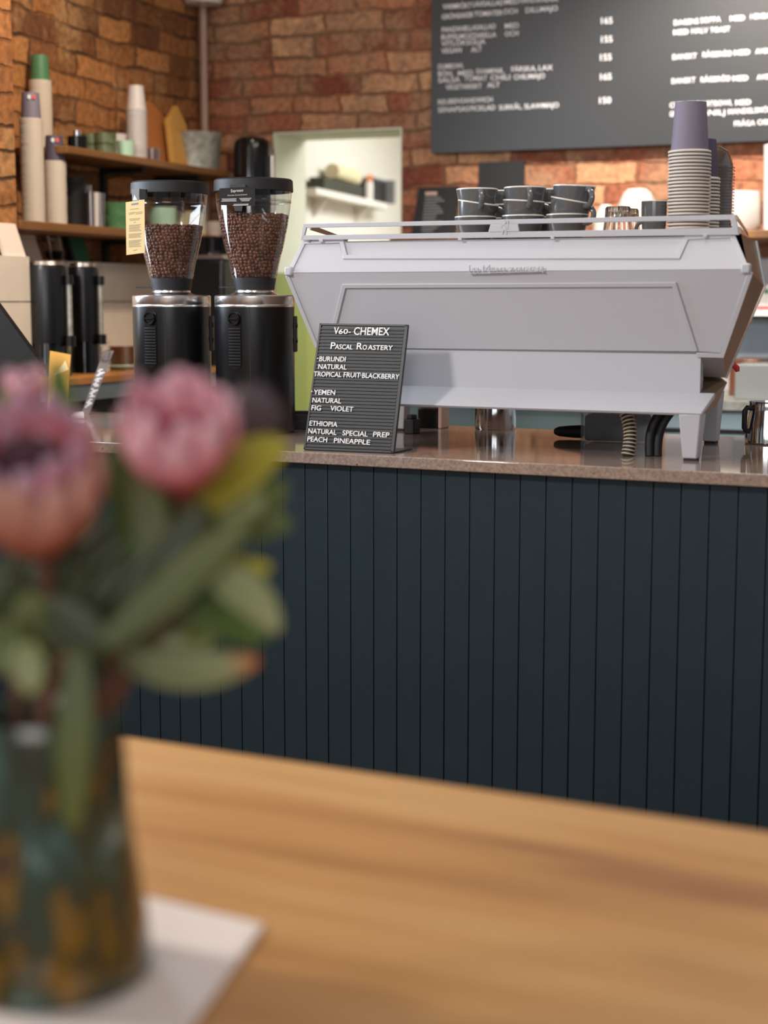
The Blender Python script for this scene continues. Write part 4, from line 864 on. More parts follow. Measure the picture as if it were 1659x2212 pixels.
# ================================================================== CUPS AND GLASSES ON THE MACHINE
def mug(label, loc, rotz, tilt=(0, 0), r=0.0495, h=0.070, rb=0.027, group='grey cups stacked on the machine', proto=None):
    if proto is not None:
        o = dup(proto, loc, (tilt[0], tilt[1], rotz), label, group); return o
    t = thing('grey_cup', label, 'cup', loc, 0, group)
    m = ML(); m.lathe([(0.001, 0.004), (rb - 0.004, 0.004), (rb - 0.003, 0), (rb, 0), (rb + 0.004, 0.005), (r * 0.68, h * 0.15), (r * 0.79, h * 0.32), (r * 0.875, h * 0.53), (r * 0.95, h * 0.77), (r, h - 0.003)], 44)
    o = m.build('cup_body', M['mug'], t)
    m = ML(); m.lathe([(r + 0.0002, h - 0.0034), (r + 0.0002, h - 0.0008), (r - 0.0012, h), (r - 0.0035, h - 0.001), (r * 0.90, h * 0.72), (r * 0.80, h * 0.46), (r * 0.66, h * 0.22), (0.001, 0.009)], 44); m.build('white_interior', M['mug_in'], t)
    m = ML(); pts = []
    for i in range(13):
        a = PI * 0.62 - (PI * 1.2) * i / 12
        pts.append(Vector((r * 0.90 + 0.020 * math.cos(a) + 0.003, 0, h * 0.60 + 0.019 * math.sin(a))))
    m.tube(pts, [0.0066] * 13, 10); m.build('handle', M['mug'], t)
    t.rotation_euler = (tilt[0], tilt[1], rotz)
    return t
MY = 3.565
cols = [('left', 1027), ('middle', 1130), ('right', 1226)]
first = None
HANG = -0.85
for nm_, px in cols:
    x0 = atY(px, 465, MY).x
    for lvl, lb in ((0, 'bottom'), (1, 'middle tilted'), (2, 'top')):
        dx = {0: 0, 1: -0.003, 2: 0.004 if nm_ != 'right' else 0.012}[lvl]
        tl = (0, 0)
        if lvl == 1: tl = (0.0, math.radians(9 if nm_ == 'left' else 4 if nm_ == 'middle' else 11))
        if lvl == 2 and nm_ == 'right': tl = (0.0, math.radians(3))
        hr = {0: 2.2, 1: 0.6 if nm_ != 'right' else -0.25, 2: {'left': -1.0, 'middle': -1.0, 'right': -0.55}[nm_]}[lvl]
        lab = f'{lb} grey cup in the {nm_} stack of cups behind the machine rail'
        # tilt about Y in world, then spin handle: build the euler from matrices
        R3 = Matrix.Rotation(tl[1], 3, 'Y') @ Matrix.Rotation(hr, 3, 'Z'); eu = R3.to_euler()
        loc = (x0 + dx, MY, TRAY + lvl * 0.0325 + (0.002 if lvl == 1 else 0.0))
        if first is None: first = mug(lab, loc, 0); first.rotation_euler = eu
        else:
            o = dup(first, loc, eu, lab, 'grey cups stacked on the machine')
for nm_, px in (('left-hand', 1078), ('right-hand', 1180)):
    x0 = atY(px, 462, MY + 0.115).x + 0.01
    for lvl, lb in ((0, 'bottom'), (1, 'middle'), (2, 'top')):
        dup(first, (x0, MY + 0.115, TRAY + lvl * 0.033), (0, 0, 0.4 if lvl != 1 else -0.5), f'{lb} grey cup of the half-hidden {nm_} stack in the second row on the machine', 'grey cups stacked on the machine')
# tall grey espresso cup
pe = atY(1412, 500, 3.60)
tc_ = thing('tall_grey_cup', 'straight-sided grey cup with pale inside, left of the tall paper cup stack', 'cup', (pe.x, 3.60, TRAY))
r_, h_ = 0.0295, 0.097
m = MB(); c = (pe.x, 3.60, TRAY); m.lathe([(0.001, 0), (0.023, 0), (0.025, 0.003), (r_ - 0.001, h_ * 0.6), (r_, h_ - 0.002)], 36, c); m.build('cup_body', M['mug'], tc_)
m = MB(); m.lathe([(r_, h_ - 0.002), (r_ - 0.001, h_), (r_ - 0.003, h_ - 0.001), (0.022, 0.008), (0.001, 0.007)], 36, c); m.build('pale_interior', M['mug_in'], tc_)
m = MB(); m.tube([Vector(c) + Vector((-0.025 - 0.016 * math.sin(a), -0.006, 0.031 + 0.018 * math.cos(a))) for a in [PI * i / 10 for i in range(11)]], 0.0045, 8); m.build('handle', M['mug'], tc_)
def tumbler(px, Y, z, label):
    c = atY(px, 500, Y); m = MB(); r, h = 0.0365, 0.086
    m.lathe([(0.0005, h), (r * 0.74, h), (r * 0.80, h - 0.004), (r * 0.86, h * 0.6), (r, 0.012), (r, 0.0005), (r * 0.97, 0), (r * 0.94, 0.0005), (r * 0.90, h * 0.3), (r * 0.70, h - 0.012), (0.0005, h - 0.014)], 72, (c.x, Y, z), facet=0.07)
    return solo(m, 'cut_glass_tumbler', M['crystal'], label, 'glass', (c.x, Y, z), 'clear tumblers on the machine')
tumbler(1334, 3.60, TRAY, 'clear cut glass tumbler upside-down on the machine, between grey cups')
tumbler(1352, 3.70, TRAY, 'clear cut glass tumbler upside-down, half hidden behind another on the machine')

# ================================================================== GRINDERS
def grinder(px, d, label, fill, ang):
    c = EYE + FH * d + RT * ((px - CX) / F * d); c.z = CZ
    t = thing('coffee_grinder', label, 'coffee grinder', c, YAW, 'coffee grinders on the worktop')
    r = 0.1055
    m = ML(); m.lathe([(0.001, 0.004), (r * 0.97, 0.004), (r, 0.010), (r, 0.334), (0.001, 0.334)], 72); m.build('grinder_body', M['black'], t)
    m = ML(); m.lathe([(0.001, 0.334), (r + 0.0005, 0.334), (r + 0.001, 0.338), (r, 0.340), (r + 0.001, 0.342), (r + 0.001, 0.362), (r - 0.002, 0.365), (r - 0.03, 0.366), (0.001, 0.366)], 72); m.build('steel_ring', M['alu'], t)
    m = ML(); m.lathe([(0.001, 0.366), (0.066, 0.366), (0.058, 0.370), (0.052, 0.373), (0.050, 0.381), (0.001, 0.381)], 48); m.build('steel_collar', M['alu'], t)
    m = ML(); m.lathe([(0.001, 0.3785), (0.053, 0.3785), (0.0575, 0.408), (0.0575, 0.411), (0.001, 0.411)], 48); m.build('hopper_neck', M['rubber'], t)
    m = ML(); m.box((-0.068, -0.01, 0.386), (0.05, 0.016, 0.003)); m.build('shutter_slide', M['black'], t)
    prof = [(0.058, 0.409), (0.0595, 0.414), (0.067, 0.45), (0.080, 0.50), (0.0895, 0.545), (0.0965, 0.59), (0.1005, 0.625), (0.102, 0.64)]
    m = ML(); m.lathe(prof, 64); hp = m.build('bean_hopper', M['hopper'], t)
    m = ML(); m.lathe([(0.101, 0.607), (0.0995, 0.606), (0.0985, 0.610), (0.0995, 0.613)], 64); m.build('upper_seam', M['acrylic'], hp)
    m = ML(); m.lathe([(0.0585, 0.418), (0.062, 0.418), (0.0625, 0.4205), (0.0588, 0.421)], 48); m.build('lower_seam', M['acrylic'], hp)
    m = ML(); m.lathe([(0.001, 0.668), (0.10, 0.667), (0.104, 0.663), (0.105, 0.636), (0.1035, 0.634)], 64); m.build('hopper_lid', M['rubber'], t)
    # vent panel on the body, turned to the left
    vp = []
    m = ML()
    A0 = math.radians(ang)
    def cylp(u, z, rr): a = A0 + u / r; return Vector((rr * math.sin(a), -rr * math.cos(a), z))
    hw = 0.0185
    seq = [(-hw, 0.318)] + [(-hw, 0.190)] + [(hw * math.cos(PI + PI * i / 8), 0.190 + hw * math.sin(PI + PI * i / 8)) for i in range(1, 8)] + [(hw, 0.190), (hw, 0.318)] + [(hw * math.cos(PI * i / 8), 0.308 + 0.022 * math.sin(PI * i / 8)) for i in range(1, 8)]
    n_ = len(seq); m.add([cylp(u, z, r + 0.002) for u, z in seq] + [cylp(u, z, r - 0.002) for u, z in seq], [tuple(range(n_))] + [(i, (i + 1) % n_, (i + 1) % n_ + n_, i + n_) for i in range(n_)])
    v_ = m.build('vent_panel', M['black'], t)
    m = ML()
    for i in range(13):
        z = 0.182 + i * 0.0078; us = [-hw * 0.92 + hw * 1.84 * j / 6 for j in range(7)]
        lo = [cylp(u, z, r + 0.0015) for u in us]; hi = [cylp(u, z + 0.0042, r + 0.0015) for u in us]; lo2 = [cylp(u, z + 0.0008, r + 0.005) for u in us]; hi2 = [cylp(u, z + 0.003, r + 0.005) for u in us]
        vs = lo + lo2 + hi2 + hi
        m.add(vs, [(k * 7 + j, k * 7 + j + 1, (k + 1) * 7 + j + 1, (k + 1) * 7 + j) for k in range(3) for j in range(6)])
    m.build('vent_slats', M['rubber'], v_)
    m = ML(); kc = cylp(0, 0.304, r + 0.001); nrm = Vector((math.sin(A0), -math.cos(A0), 0))
    q = nrm.to_track_quat('Z', 'Y').to_matrix().to_4x4()
    m.lathe([(0.001, 0.0045), (0.013, 0.0045), (0.0145, 0.008), (0.017, 0.008), (0.0175, 0.0)], 30, kc, m=q)
    sd_ = Vector((math.cos(A0), math.sin(A0), 0)); m.box(kc + nrm * 0.006, (0.026, 0.006, 0.004), (0, 0, A0)); m.build('vent_knob', M['black'], t)
    m = ML(); u = 0.040; m.add([cylp(u, 0.02, r + 0.0006), cylp(u + 0.002, 0.02, r + 0.0006), cylp(u + 0.002, 0.333, r + 0.0006), cylp(u, 0.333, r + 0.0006)], [(0, 1, 2, 3)]); m.build('seam_line', M['rubber'], t)
    m = ML(); m.box((0.104, 0.02, 0.262), (0.014, 0.06, 0.095)); sw = m.build('switch_plate', M['black_matt'], t, bevel=0.002)
    for z in (0.285, 0.245):
        m = ML(); m.lathe([(0.001, 0.004), (0.006, 0.003), (0.007, 0)], 14, (0.111, -0.005, z), m=Matrix.Rotation(PI / 2, 4, 'Y')); m.build('switch_button', M['rubber'], sw)
    # beans
    bt = lambda z: next(prof[i][0] + (prof[i + 1][0] - prof[i][0]) * (z - prof[i][1]) / (prof[i + 1][1] - prof[i][1]) for i in range(len(prof) - 1) if prof[i][1] <= z <= prof[i + 1][1])
    m = ML(); zs = [0.412 + (fill - 0.415) * i / 10 for i in range(11)]
    m.lathe([(0.001, 0.412)] + [(bt(z) - 0.007, z) for z in zs] + [(0.001, fill - 0.002)], 40)
    proto_v = []; proto_f = []
    nu, nv = 10, 6
    for i in range(nv + 1):
        for j in range(nu):
            th = PI * i / nv; ph = 2 * PI * j / nu
            proto_v.append(Vector((math.cos(th) * 0.0057, math.sin(th) * math.cos(ph) * 0.0047, math.sin(th) * math.sin(ph) * 0.0036)))
    for i in range(nv):
        for j in range(nu): proto_f.append((i * nu + j, i * nu + (j + 1) % nu, (i + 1) * nu + (j + 1) % nu, (i + 1) * nu + j))
    rnd = random.Random(3); row = 0
    def bean(cc, out, flat=1.0):
        q = out.to_track_quat('Z', 'Y').to_matrix() @ Euler((rnd.gauss(0, 0.35) * flat, rnd.gauss(0, 0.35) * flat, rnd.uniform(0, 6))).to_matrix(); k_ = rnd.uniform(0.85, 1.08)
        m.add([q @ (p_ * k_) + cc for p_ in proto_v], proto_f)
    z = 0.4175
    while z < fill:
        rr = bt(z) - 0.0048; n_ = int(2 * PI * rr / 0.0098)
        for j in range(n_):
            a = 2 * PI * (j + 0.5 * (row % 2) + rnd.uniform(-0.22, 0.22)) / n_; dr = rnd.uniform(-0.0022, 0.0)
            bean(Vector(((rr + dr) * math.cos(a), (rr + dr) * math.sin(a), z + rnd.uniform(-0.002, 0.002))), Vector((math.cos(a), math.sin(a), -0.2)))
        z += 0.0084; row += 1
    for _ in range(380):
        rr = (bt(fill) - 0.006) * math.sqrt(rnd.random()); a = rnd.uniform(0, 2 * PI)
        bean(Vector((rr * math.cos(a), rr * math.sin(a), fill + rnd.uniform(-0.001, 0.003))), Vector((0, 0, 1)))
    b_ = m.build('coffee_beans', M['bean'])
    b_.location = c; b_.rotation_euler = (0, 0, YAW)
    return t, c, b_
g2, gc2, b2 = grinder(552.5, 4.30, 'black coffee grinder with the black label clipped on its hopper', 0.572, -25)
g1, gc1, b1 = grinder(374.5, 4.40, 'black coffee grinder with the yellow card hung on its hopper', 0.548, -25)
tag(b2, 'roasted coffee beans filling the hopper of the grinder with the black label', 'coffee beans', None, 'stuff')
tag(b1, 'roasted coffee beans filling the hopper of the grinder with the yellow card', 'coffee beans', None, 'stuff')
m = ML(); m.box((0.10, 0.16, 0.012), (0.20, 0.16, 0.024)); m.box((0.10, 0.085, 0.03), (0.20, 0.008, 0.022)); m.box((0.10, 0.24, 0.03), (0.20, 0.008, 0.022)); m.box((0.198, 0.16, 0.03), (0.008, 0.16, 0.022)); m.build('grounds_tray', M['black_matt'], g2, bevel=0.002)
# black label on the right hopper
dn = (EYE - gc2); dn.z = 0; dn.normalize(); rt2 = Vector((-dn.y, dn.x, 0)); 
lp = gc2 + dn * 0.112 + ZZ * 0.64
lpn = dn
lo = lambda x, y: on_plane(x, y, lp, lpn)
lt = thing('hopper_label', 'black printed label reading Espresso clipped to the hopper rim', 'label', lo(512, 446), 0)
m = MB(); m.prism([lo(474, 407), lo(551, 403), lo(551, 445), lo(474, 443)], lpn * -0.002); m.build('label_card', M['black_matt'], lt)
m = MB(); text_on(m, 'Espresso', lo(499, 415.5), lo(525.5, 413.5), ZZ, 0.0075, lpn, 0.0006)
text_on(m, 'Chocolate, Currant & almond', lo(491.5, 423.5), lo(533.5, 421.5), ZZ, 0.0034, lpn, 0.0006)
for x0, x1, y in ((479, 511, 430.5), (480, 510, 433), (478, 511, 435.5), (517, 543, 429.5), (519, 541, 432), (521, 539, 434.5), (505, 537, 442), (503, 536, 444.3)):
    p0, p1 = lo(x0, y), lo(x1, y - 0.8); m.prism([p0, p1, p1 + ZZ * 0.0012, p0 + ZZ * 0.0012], lpn * 0.0006)
m.build('lettering', M['letter'], lt)
m = MB(); m.prism([lo(497, 399), lo(530, 398), lo(530, 405), lo(497, 405)], lpn * -0.012); m.prism([lo(505, 445), lo(524, 445), lo(522, 456), lo(507, 456)], lpn * -0.008); m.build('clip', M['black'], lt)
# yellow card on the left hopper
yn = (dn * 0.9 - rt2 * 0.35).normalized(); yp = gc1 + (EYE - gc1).normalized() * 0.085 - rt2 * 0.118 + ZZ * 0.0; yp.z = CZ + 0.6
yo = lambda x, y: on_plane(x, y, yp, yn)
yt_ = thing('hanging_card', 'narrow yellow printed card hanging from the left grinder hopper', 'card', yo(292, 490), 0)
m = MB(); m.prism([yo(271.5, 437), yo(312, 431), yo(313, 546), yo(273, 551)], yn * -0.0015); m.build('card', M['tag'], yt_)
m = MB()
blk = [(284, 299, 443.5, 3.2, 'b')] + [(281, 300, 453, 1)] + [(278, 292, 461, 1), (293, 308, 460, 1), (278, 290, 464, 1), (293, 308, 463, 1)] + [(279, 303, 474, 1), (280, 300, 477, 1), (289, 293, 482, 1)] + [(279 - (i % 2), 305 - (i * 3 % 5), 487.5 + i * 2.6, 1) for i in range(6)] + [(278, 306 - (i * 2 % 5), 506.5 + i * 2.6, 1) for i in range(4)] + [(278, 306 - (i * 3 % 7), 521 + i * 2.6, 1) for i in range(6)] + [(288, 296, 542, 1)]
for b in blk:
    p0, p1 = yo(b[0], b[2]), yo(b[1], b[2] - 2.2); h_ = b[3] * 0.0013; m.cur = 1 if len(b) > 4 else 0
    m.prism([p0, p1, p1 + ZZ * h_, p0 + ZZ * h_], yn * 0.0005)
m.build('print', [M['ink'], M['ink_blue']], yt_)
m = MB(); m.prism([yo(284, 409), yo(301, 406.5), yo(300, 433), yo(286, 435)], yn * -0.002); m.build('clip_tab', M['grey_plastic'], yt_)
m = MB(); m.prism([yo(290.5, 421), yo(297, 432), yo(287, 433)], yn * 0.0006); m.build('triangle_mark', M['pale'], yt_)
m = MB(); m.prism([yo(301, 408), yo(315, 409), yo(314, 430), yo(301, 432)], yn * -0.01); m.build('clip_block', M['black'], yt_)

# ================================================================== LETTERBOARD SIGN
s0 = atZ(657, 973, CZ); Y0 = s0.y
tiltv = Vector((0, 0.077, 0.285)).normalized()
b0 = atZ(657, 972, CZ); b1 = atZ(850, 980, CZ)
sx = (b1 - b0).normalized(); sn = sx.cross(tiltv).normalized()
if sn.y > 0: sn = -sn
so = lambda x, y: on_plane(x, y, b0, sn)
sg_ = thing('letter_board', 'black letter board of coffee names leaning back at the worktop edge', 'letter board', (b0 + b1) / 2)
C4 = [so(657, 971), so(851, 979), so(882, 702), so(692, 699)]
m = MB(); m.prism(C4, sn * -0.006); m.build('board_panel', M['letterframe'], sg_)
m = MB(); N_ = 36
for i in range(N_):
    f0 = 0.022 + 0.956 * i / N_; f1 = f0 + 0.956 / N_ * 0.60
    l0 = C4[0].lerp(C4[3], f0); r0_ = C4[1].lerp(C4[2], f0); l1 = C4[0].lerp(C4[3], f1); r1_ = C4[1].lerp(C4[2], f1)
    e = (r0_ - l0) * 0.022
    m.prism([l0 + e, r0_ - e * 1.6, r1_ - e * 1.6, l1 + e], sn * 0.003)
m.build('ribbed_face', M['letterboard'], sg_)
m = MB()
for i0, i1 in ((0, 3), (1, 2), (3, 2), (0, 1)):
    pa_, pb_ = C4[i0], C4[i1]; inw = ((C4[0] + C4[1] + C4[2] + C4[3]) / 4 - (pa_ + pb_) / 2).normalized() * (0.0045 if (i0, i1) != (1, 2) else 0.007)
    m.prism([pa_, pb_, pb_ + inw, pa_ + inw], sn * 0.0036)
m.build('frame', M['letterframe'], sg_)
tx = [("V", 405, 208, 440, 208, 54), ("60-", 441, 206, 528, 206, 36), ("CHEMEX", 549, 213, 803, 217, 58),
      ("P", 383, 313, 416, 315, 50), ("ASCAL", 415, 315, 541, 318, 36), ("R", 570, 317, 610, 318, 50), ("O", 612, 319, 642, 320, 36), ("ASTERY", 650, 320, 827, 324, 36),
      ("BURUNDI", 303, 402, 490, 405, 37), ("NATURAL", 295, 457, 498, 462, 37), ("TROPICAL", 263, 510, 460, 516, 37), ("FRUIT", 476, 516, 596, 520, 37), ("BLACKBERRY", 609, 521, 874, 531, 37),
      ("YEMEN", 262, 640, 415, 644, 37), ("NATURAL", 253, 697, 459, 705, 37), ("FIG", 246, 752, 314, 755, 37), ("VIOLET", 381, 756, 545, 764, 37),
      ("ETHIOPIA", 232, 862, 432, 873, 37), ("NATURAL", 223, 918, 425, 930, 37), ("SPECIAL", 468, 932, 649, 942, 37), ("PREP", 688, 942, 803, 949, 37),
      ("PEACH", 217, 975, 358, 983, 37), ("PINEAPP", 407, 986, 606, 997, 37), ("LE", 613, 997, 665, 1001, 37)]
for s_, x0, y0, x1, y1, h in tx:
    m = MB(); m.smooth = False
    text_on(m, s_, so(600 + x0 / 3.318, 660 + y0 / 3.318) + sn * 0.003, so(600 + x1 / 3.318, 660 + y1 / 3.318) + sn * 0.003, tiltv, h / 3.318 / F * 3.72 * 1.03, sn, 0.0018); m.build('letters', M['letter'], sg_)
for x, y in ((292, 382), (250, 618), (600, 500), (609, 985)):
    m = MB(); c = so(600 + x / 3.318, 660 + y / 3.318) + sn * 0.003; m.prism([c + sx * 0.0015 * math.cos(u) + tiltv * 0.0015 * math.sin(u) for u in [PI / 3 * i for i in range(6)]], sn * 0.0018); m.build('bullet', M['letter'], sg_)
m = MB(); e_ = Vector((0, 0.10, 0)); m.prism([b0 + ZZ * 0.001, b1 + ZZ * 0.001, b1 + e_ + ZZ * 0.001, b0 + e_ + ZZ * 0.001], (0, 0, 0.003)); m.build('foot', M['black'], sg_)

# ================================================================== UNDER AND BESIDE THE MACHINE
def steel_can(px, py, r, h, nm, label, cat, mt):
    c = atZ(px, py, CZ); c = c + Vector((0, r * 0.9, 0)); m = MB()
    m.lathe([(0.001, CZ), (r * 0.97, CZ), (r, CZ + 0.005), (r, CZ + h), (r - 0.002, CZ + h), (r - 0.003, CZ + 0.006), (0.001, CZ + 0.006)], 40, (c.x, c.y, 0))
    return solo(m, nm, mt, label, cat, (c.x, c.y, CZ))
steel_can(1054, 929, 0.057, 0.085, 'steel_jug', 'round steel jug under the machine, right of the letter board', 'jug', M['chrome'])
c = atZ(918, 926, CZ) + Vector((0, 0.04, 0))
t = thing('black_device', 'small black device with copper edge and cable under the machine', 'device', c)
m = MB(); m.box(c + Vector((0, 0, 0.028)), (0.062, 0.05, 0.056)); m.build('device_body', M['black'], t, bevel=0.004)
m = MB(); m.box(c + Vector((0.038, 0, 0.036)), (0.012, 0.05, 0.072)); m.build('copper_edge', M['pipe'], t, bevel=0.003)
m = MB(); m.tube([c + Vector((-0.035 + 0.07 * i / 8, -0.03, 0.088 - 0.018 * math.sin(PI * i / 8))) for i in range(9)], 0.003, 8); m.build('cable', M['rubber'], t)
c = atZ(872, 940, CZ) + Vector((0, 0.05, 0)); m = MB(); m.box(c + Vector((0.0, 0, 0.02)), (0.03, 0.04, 0.04)); m.box(c + Vector((0.0, 0, 0.045)), (0.018, 0.03, 0.012)); solo(m, 'black_plug', M['rubber'], 'small black plug on the worktop behind the letter board', 'plug', c, bevel=0.003)
h0 = atZ(1199, 946, CZ); h1 = atZ(1262, 950, CZ); h0 = h0 + ZZ * 0.017; h1 = h1 + ZZ * 0.02 + Vector((0, 0.01, 0))
m = MB(); m.tube([h0, h0.lerp(h1, 0.12), h0.lerp(h1, 0.5), h0.lerp(h1, 0.9), h1], [0.008, 0.0125, 0.0155, 0.017, 0.015], 16)
solo(m, 'hand_tool', M['rubber'], 'black tool handle lying on the worktop beside the clear box', 'handle tool', Vector((h0.x, h0.y, CZ)))
c0_ = atZ(1254, 956, CZ); c1_ = atZ(1408, 960, CZ)
t = thing('clear_container', 'clear plastic container full of dark grounds under the machine', 'container', (c0_ + c1_) / 2)
dx = (c1_ - c0_); n2 = Vector((-dx.y, dx.x, 0)).normalized() * 0.10; up_ = 0.085
m = MB(); m.add([c0_, c1_, c1_ + n2, c0_ + n2] + [q + ZZ * up_ for q in (c0_, c1_, c1_ + n2, c0_ + n2)], [(0, 1, 5, 4), (1, 2, 6, 5), (2, 3, 7, 6), (3, 0, 4, 7), (0, 3, 2, 1)]); m.build('clear_wall', M['acrylic'], t)
i0 = c0_ + dx * 0.04 + n2 * 0.08; i1 = c1_ - dx * 0.08 + n2 * 0.08
m = MB(); m.prism([i0 + ZZ * 0.004, i1 + ZZ * 0.004, i1 + n2 * 0.85 + ZZ * 0.004, i0 + n2 * 0.85 + ZZ * 0.004], (0, 0, 0.065)); m.build('dark_grounds', mat('dark_grounds', (62, 56, 58), 0.8, noise=0.5, nscale=40), t, bevel=0.008)
p0 = atZ(1356, 985, CZ); p1 = Vector((p0.x + 0.0, p0.y + 0.03, 1.036)); top_ = atY(1348, 893, p1.y)
path = [p0.lerp(Vector((top_.x, top_.y, 1.038)), i / 40) + Vector((-0.010 * math.sin(PI * i / 40) * -1, 0, 0)) for i in range(41)]
t = thing('ribbed_hose', 'beige and black ribbed drain hose dropping into the worktop', 'hose', p0)
m = MB(); m.tube(path, 0.0125, 14); m.build('hose_core', M['black_matt'], t)
m = MB()
for i in range(1, 40, 3): m.tube([path[i], path[i + 1]], 0.0158, 16)
m.build('hose_ribs', M['hose_rib'], t)
for px0, py0, px1, py1, lb in ((1403, 985, 1433, 893, 'braided black hose nearest the ribbed hose under the machine'), (1420, 985, 1455, 893, 'smooth black hose nearest the machine’s front foot')):
    a_ = atZ(px0, py0, CZ); e = atY(px1, py1, a_.y + 0.02); e.z = 1.038
    pth = [a_.lerp(e, i / 12) + Vector((-0.012 * math.sin(PI * i / 12), 0, 0.006 * math.sin(PI * i / 12))) for i in range(13)]
    m = MB(); m.tube(pth, 0.0105, 12); solo(m, 'black_hose', M['rubber'], lb, 'hose', a_, 'black hoses under the machine')
# milk pitcher
c = atZ(1645, 961, CZ) + Vector((0, 0.045, 0))
t = thing('milk_pitcher', 'polished steel milk pitcher at the right edge of the worktop', 'milk pitcher', c)
m = MB(); m.lathe([(0.001, 0), (0.050, 0), (0.053, 0.004), (0.052, 0.03), (0.045, 0.075), (0.043, 0.10), (0.044, 0.104), (0.042, 0.104), (0.041, 0.098), (0.050, 0.01), (0.001, 0.008)], 44, c); m.build('pitcher_body', M['chrome'], t)
hs = (RT * -0.95 - FH * 0.3).normalized()
m = MB(); pth = [c + hs * 0.043 + ZZ * 0.088, c + hs * 0.055 + ZZ * 0.090, c + hs * 0.062 + ZZ * 0.082, c + hs * 0.062 + ZZ * 0.040, c + hs * 0.057 + ZZ * 0.032, c + hs * 0.050 + ZZ * 0.032]
m.tube(pth, 0.0065, 10); m.build('handle', M['black_matt'], t)
m = MB(); m.prism([c - hs * 0.040 + ZZ * 0.095 + FH * 0.01, c - hs * 0.056 + ZZ * 0.106, c - hs * 0.040 + ZZ * 0.095 - FH * 0.01], (0, 0, 0.008)); m.build('spout', M['chrome'], t)

# ================================================================== LEFT END OF THE WORKTOP
# tablet till on its stand
P_ = lambda x, y, d: atD(x, y, d)
t = thing('tablet_stand', 'black tilted tablet till at the far left of the worktop', 'tablet', Vector((-3.15, 3.55, CZ)))
d_ = 4.35
q = [P_(-95, 800, d_), P_(98, 800, d_), P_(-8, 655, d_ - 0.02), P_(-72, 622, d_ - 0.02)]
m = MB(); m.prism(q, FH * 0.05); m.build('tablet_shell', M['tablet'], t)
bq = [Vector((v.x, v.y, CZ)) for v in (P_(-85, 800, d_ + 0.005), P_(85, 800, d_ + 0.005), P_(85, 800, d_ + 0.05), P_(-85, 800, d_ + 0.05))]
m = MB(); m.prism(bq, (0, 0, q[0].z - CZ - 0.001)); m.build('stand_base', M['black'], t)
t.location = (bq[0] + bq[2]) / 2; 
for ch in t.children: ch.location = Vector((-3.15, 3.55, CZ)) - t.location
# folded orange card
c = atZ(125, 905, CZ); dd = (c - EYE).dot(FW)
t = thing('folded_card', 'folded orange paper card standing by the tablet till', 'card', c)
m = MB(); q = [P_(103, 900, dd), P_(142, 905, dd), P_(153, 766, dd + 0.05), P_(108, 758, dd + 0.05)]; m.prism(q, FH * 0.002); m.build('card_face', M['orange'], t)
m = MB(); m.prism([P_(117, 812, dd + 0.01), P_(148, 798, dd + 0.005), P_(141, 779, dd + 0.02)], FH * -0.002); m.build('folded_corner', M['tag'], t)
# slanting menu holder with clip
c = atZ(182, 896, CZ); dd = (c - EYE).dot(FW)
t = thing('clip_menu', 'slanting printed strip menu with a metal clip on the worktop', 'menu', c)
q = [P_(174, 898, dd), P_(192, 896, dd), P_(246, 758, dd + 0.06), P_(224, 757, dd + 0.06)]
m = MB(); m.prism(q, FH * 0.004); m.build('menu_plate', M['plate'], t)
m = MB()
for i in range(26):
    f = 0.12 + 0.6 * i / 26
    if i % 7 == 6: continue
    l0 = q[0].lerp(q[3], f); r0_ = q[1].lerp(q[2], f); a0_ = 0.15 + 0.1 * (i % 3); a1_ = a0_ + 0.25 + 0.12 * ((i * 5) % 4)
    p_, r_2 = l0.lerp(r0_, a0_), l0.lerp(r0_, min(a1_, 0.95)); u_ = (q[3] - q[0]).normalized() * 0.0035
    m.prism([p_, r_2, r_2 + u_, p_ + u_], FH * -0.001)
m.build('pale_print', M['letter'], t)
m = MB(); k = [P_(218, 779, dd + 0.045), P_(219, 763, dd + 0.045), P_(232, 757, dd + 0.045), P_(238, 760, dd + 0.045), P_(233, 778, dd + 0.045), P_(218, 779, dd + 0.045)]; m.tube(k, 0.0018, 6); m.build('clip', M['chrome'], t)
c = atZ(165, 893, CZ); m = MB()
for i in range(3):
    m.prism([P_(150, 896 - i * 2, 4.78), P_(181, 896 - i * 2, 4.76), P_(180, 888 - i * 3, 4.82), P_(157, 890 - i * 3, 4.84)], (0, 0, 0.002))
zmin = min(v.z for v in m.v); m.v = [v + ZZ * (CZ + 0.0005 - zmin) for v in m.v]
solo(m, 'paper_slips', M['paper'], 'small fan of white paper slips beside the strip menu', 'paper', c)

# ================================================================== FOREGROUND TABLE
TZ = 0.70
t = thing('oak_table', 'oak wooden table in the foreground under the vase', 'table', (-0.9, 1.22, 0))
m = MB(); m.box2((-2.4, 0.72, TZ - 0.04), (0.7, 1.712, TZ)); m.build('tabletop', M['table'], t, bevel=0.004)
for x_ in (-2.3, 0.6):
    for y_ in (0.82, 1.62):
        m = MB(); m.box2((x_ - 0.035, y_ - 0.035, 0), (x_ + 0.035, y_ + 0.035, TZ - 0.04)); m.build('leg', M['table'], t)
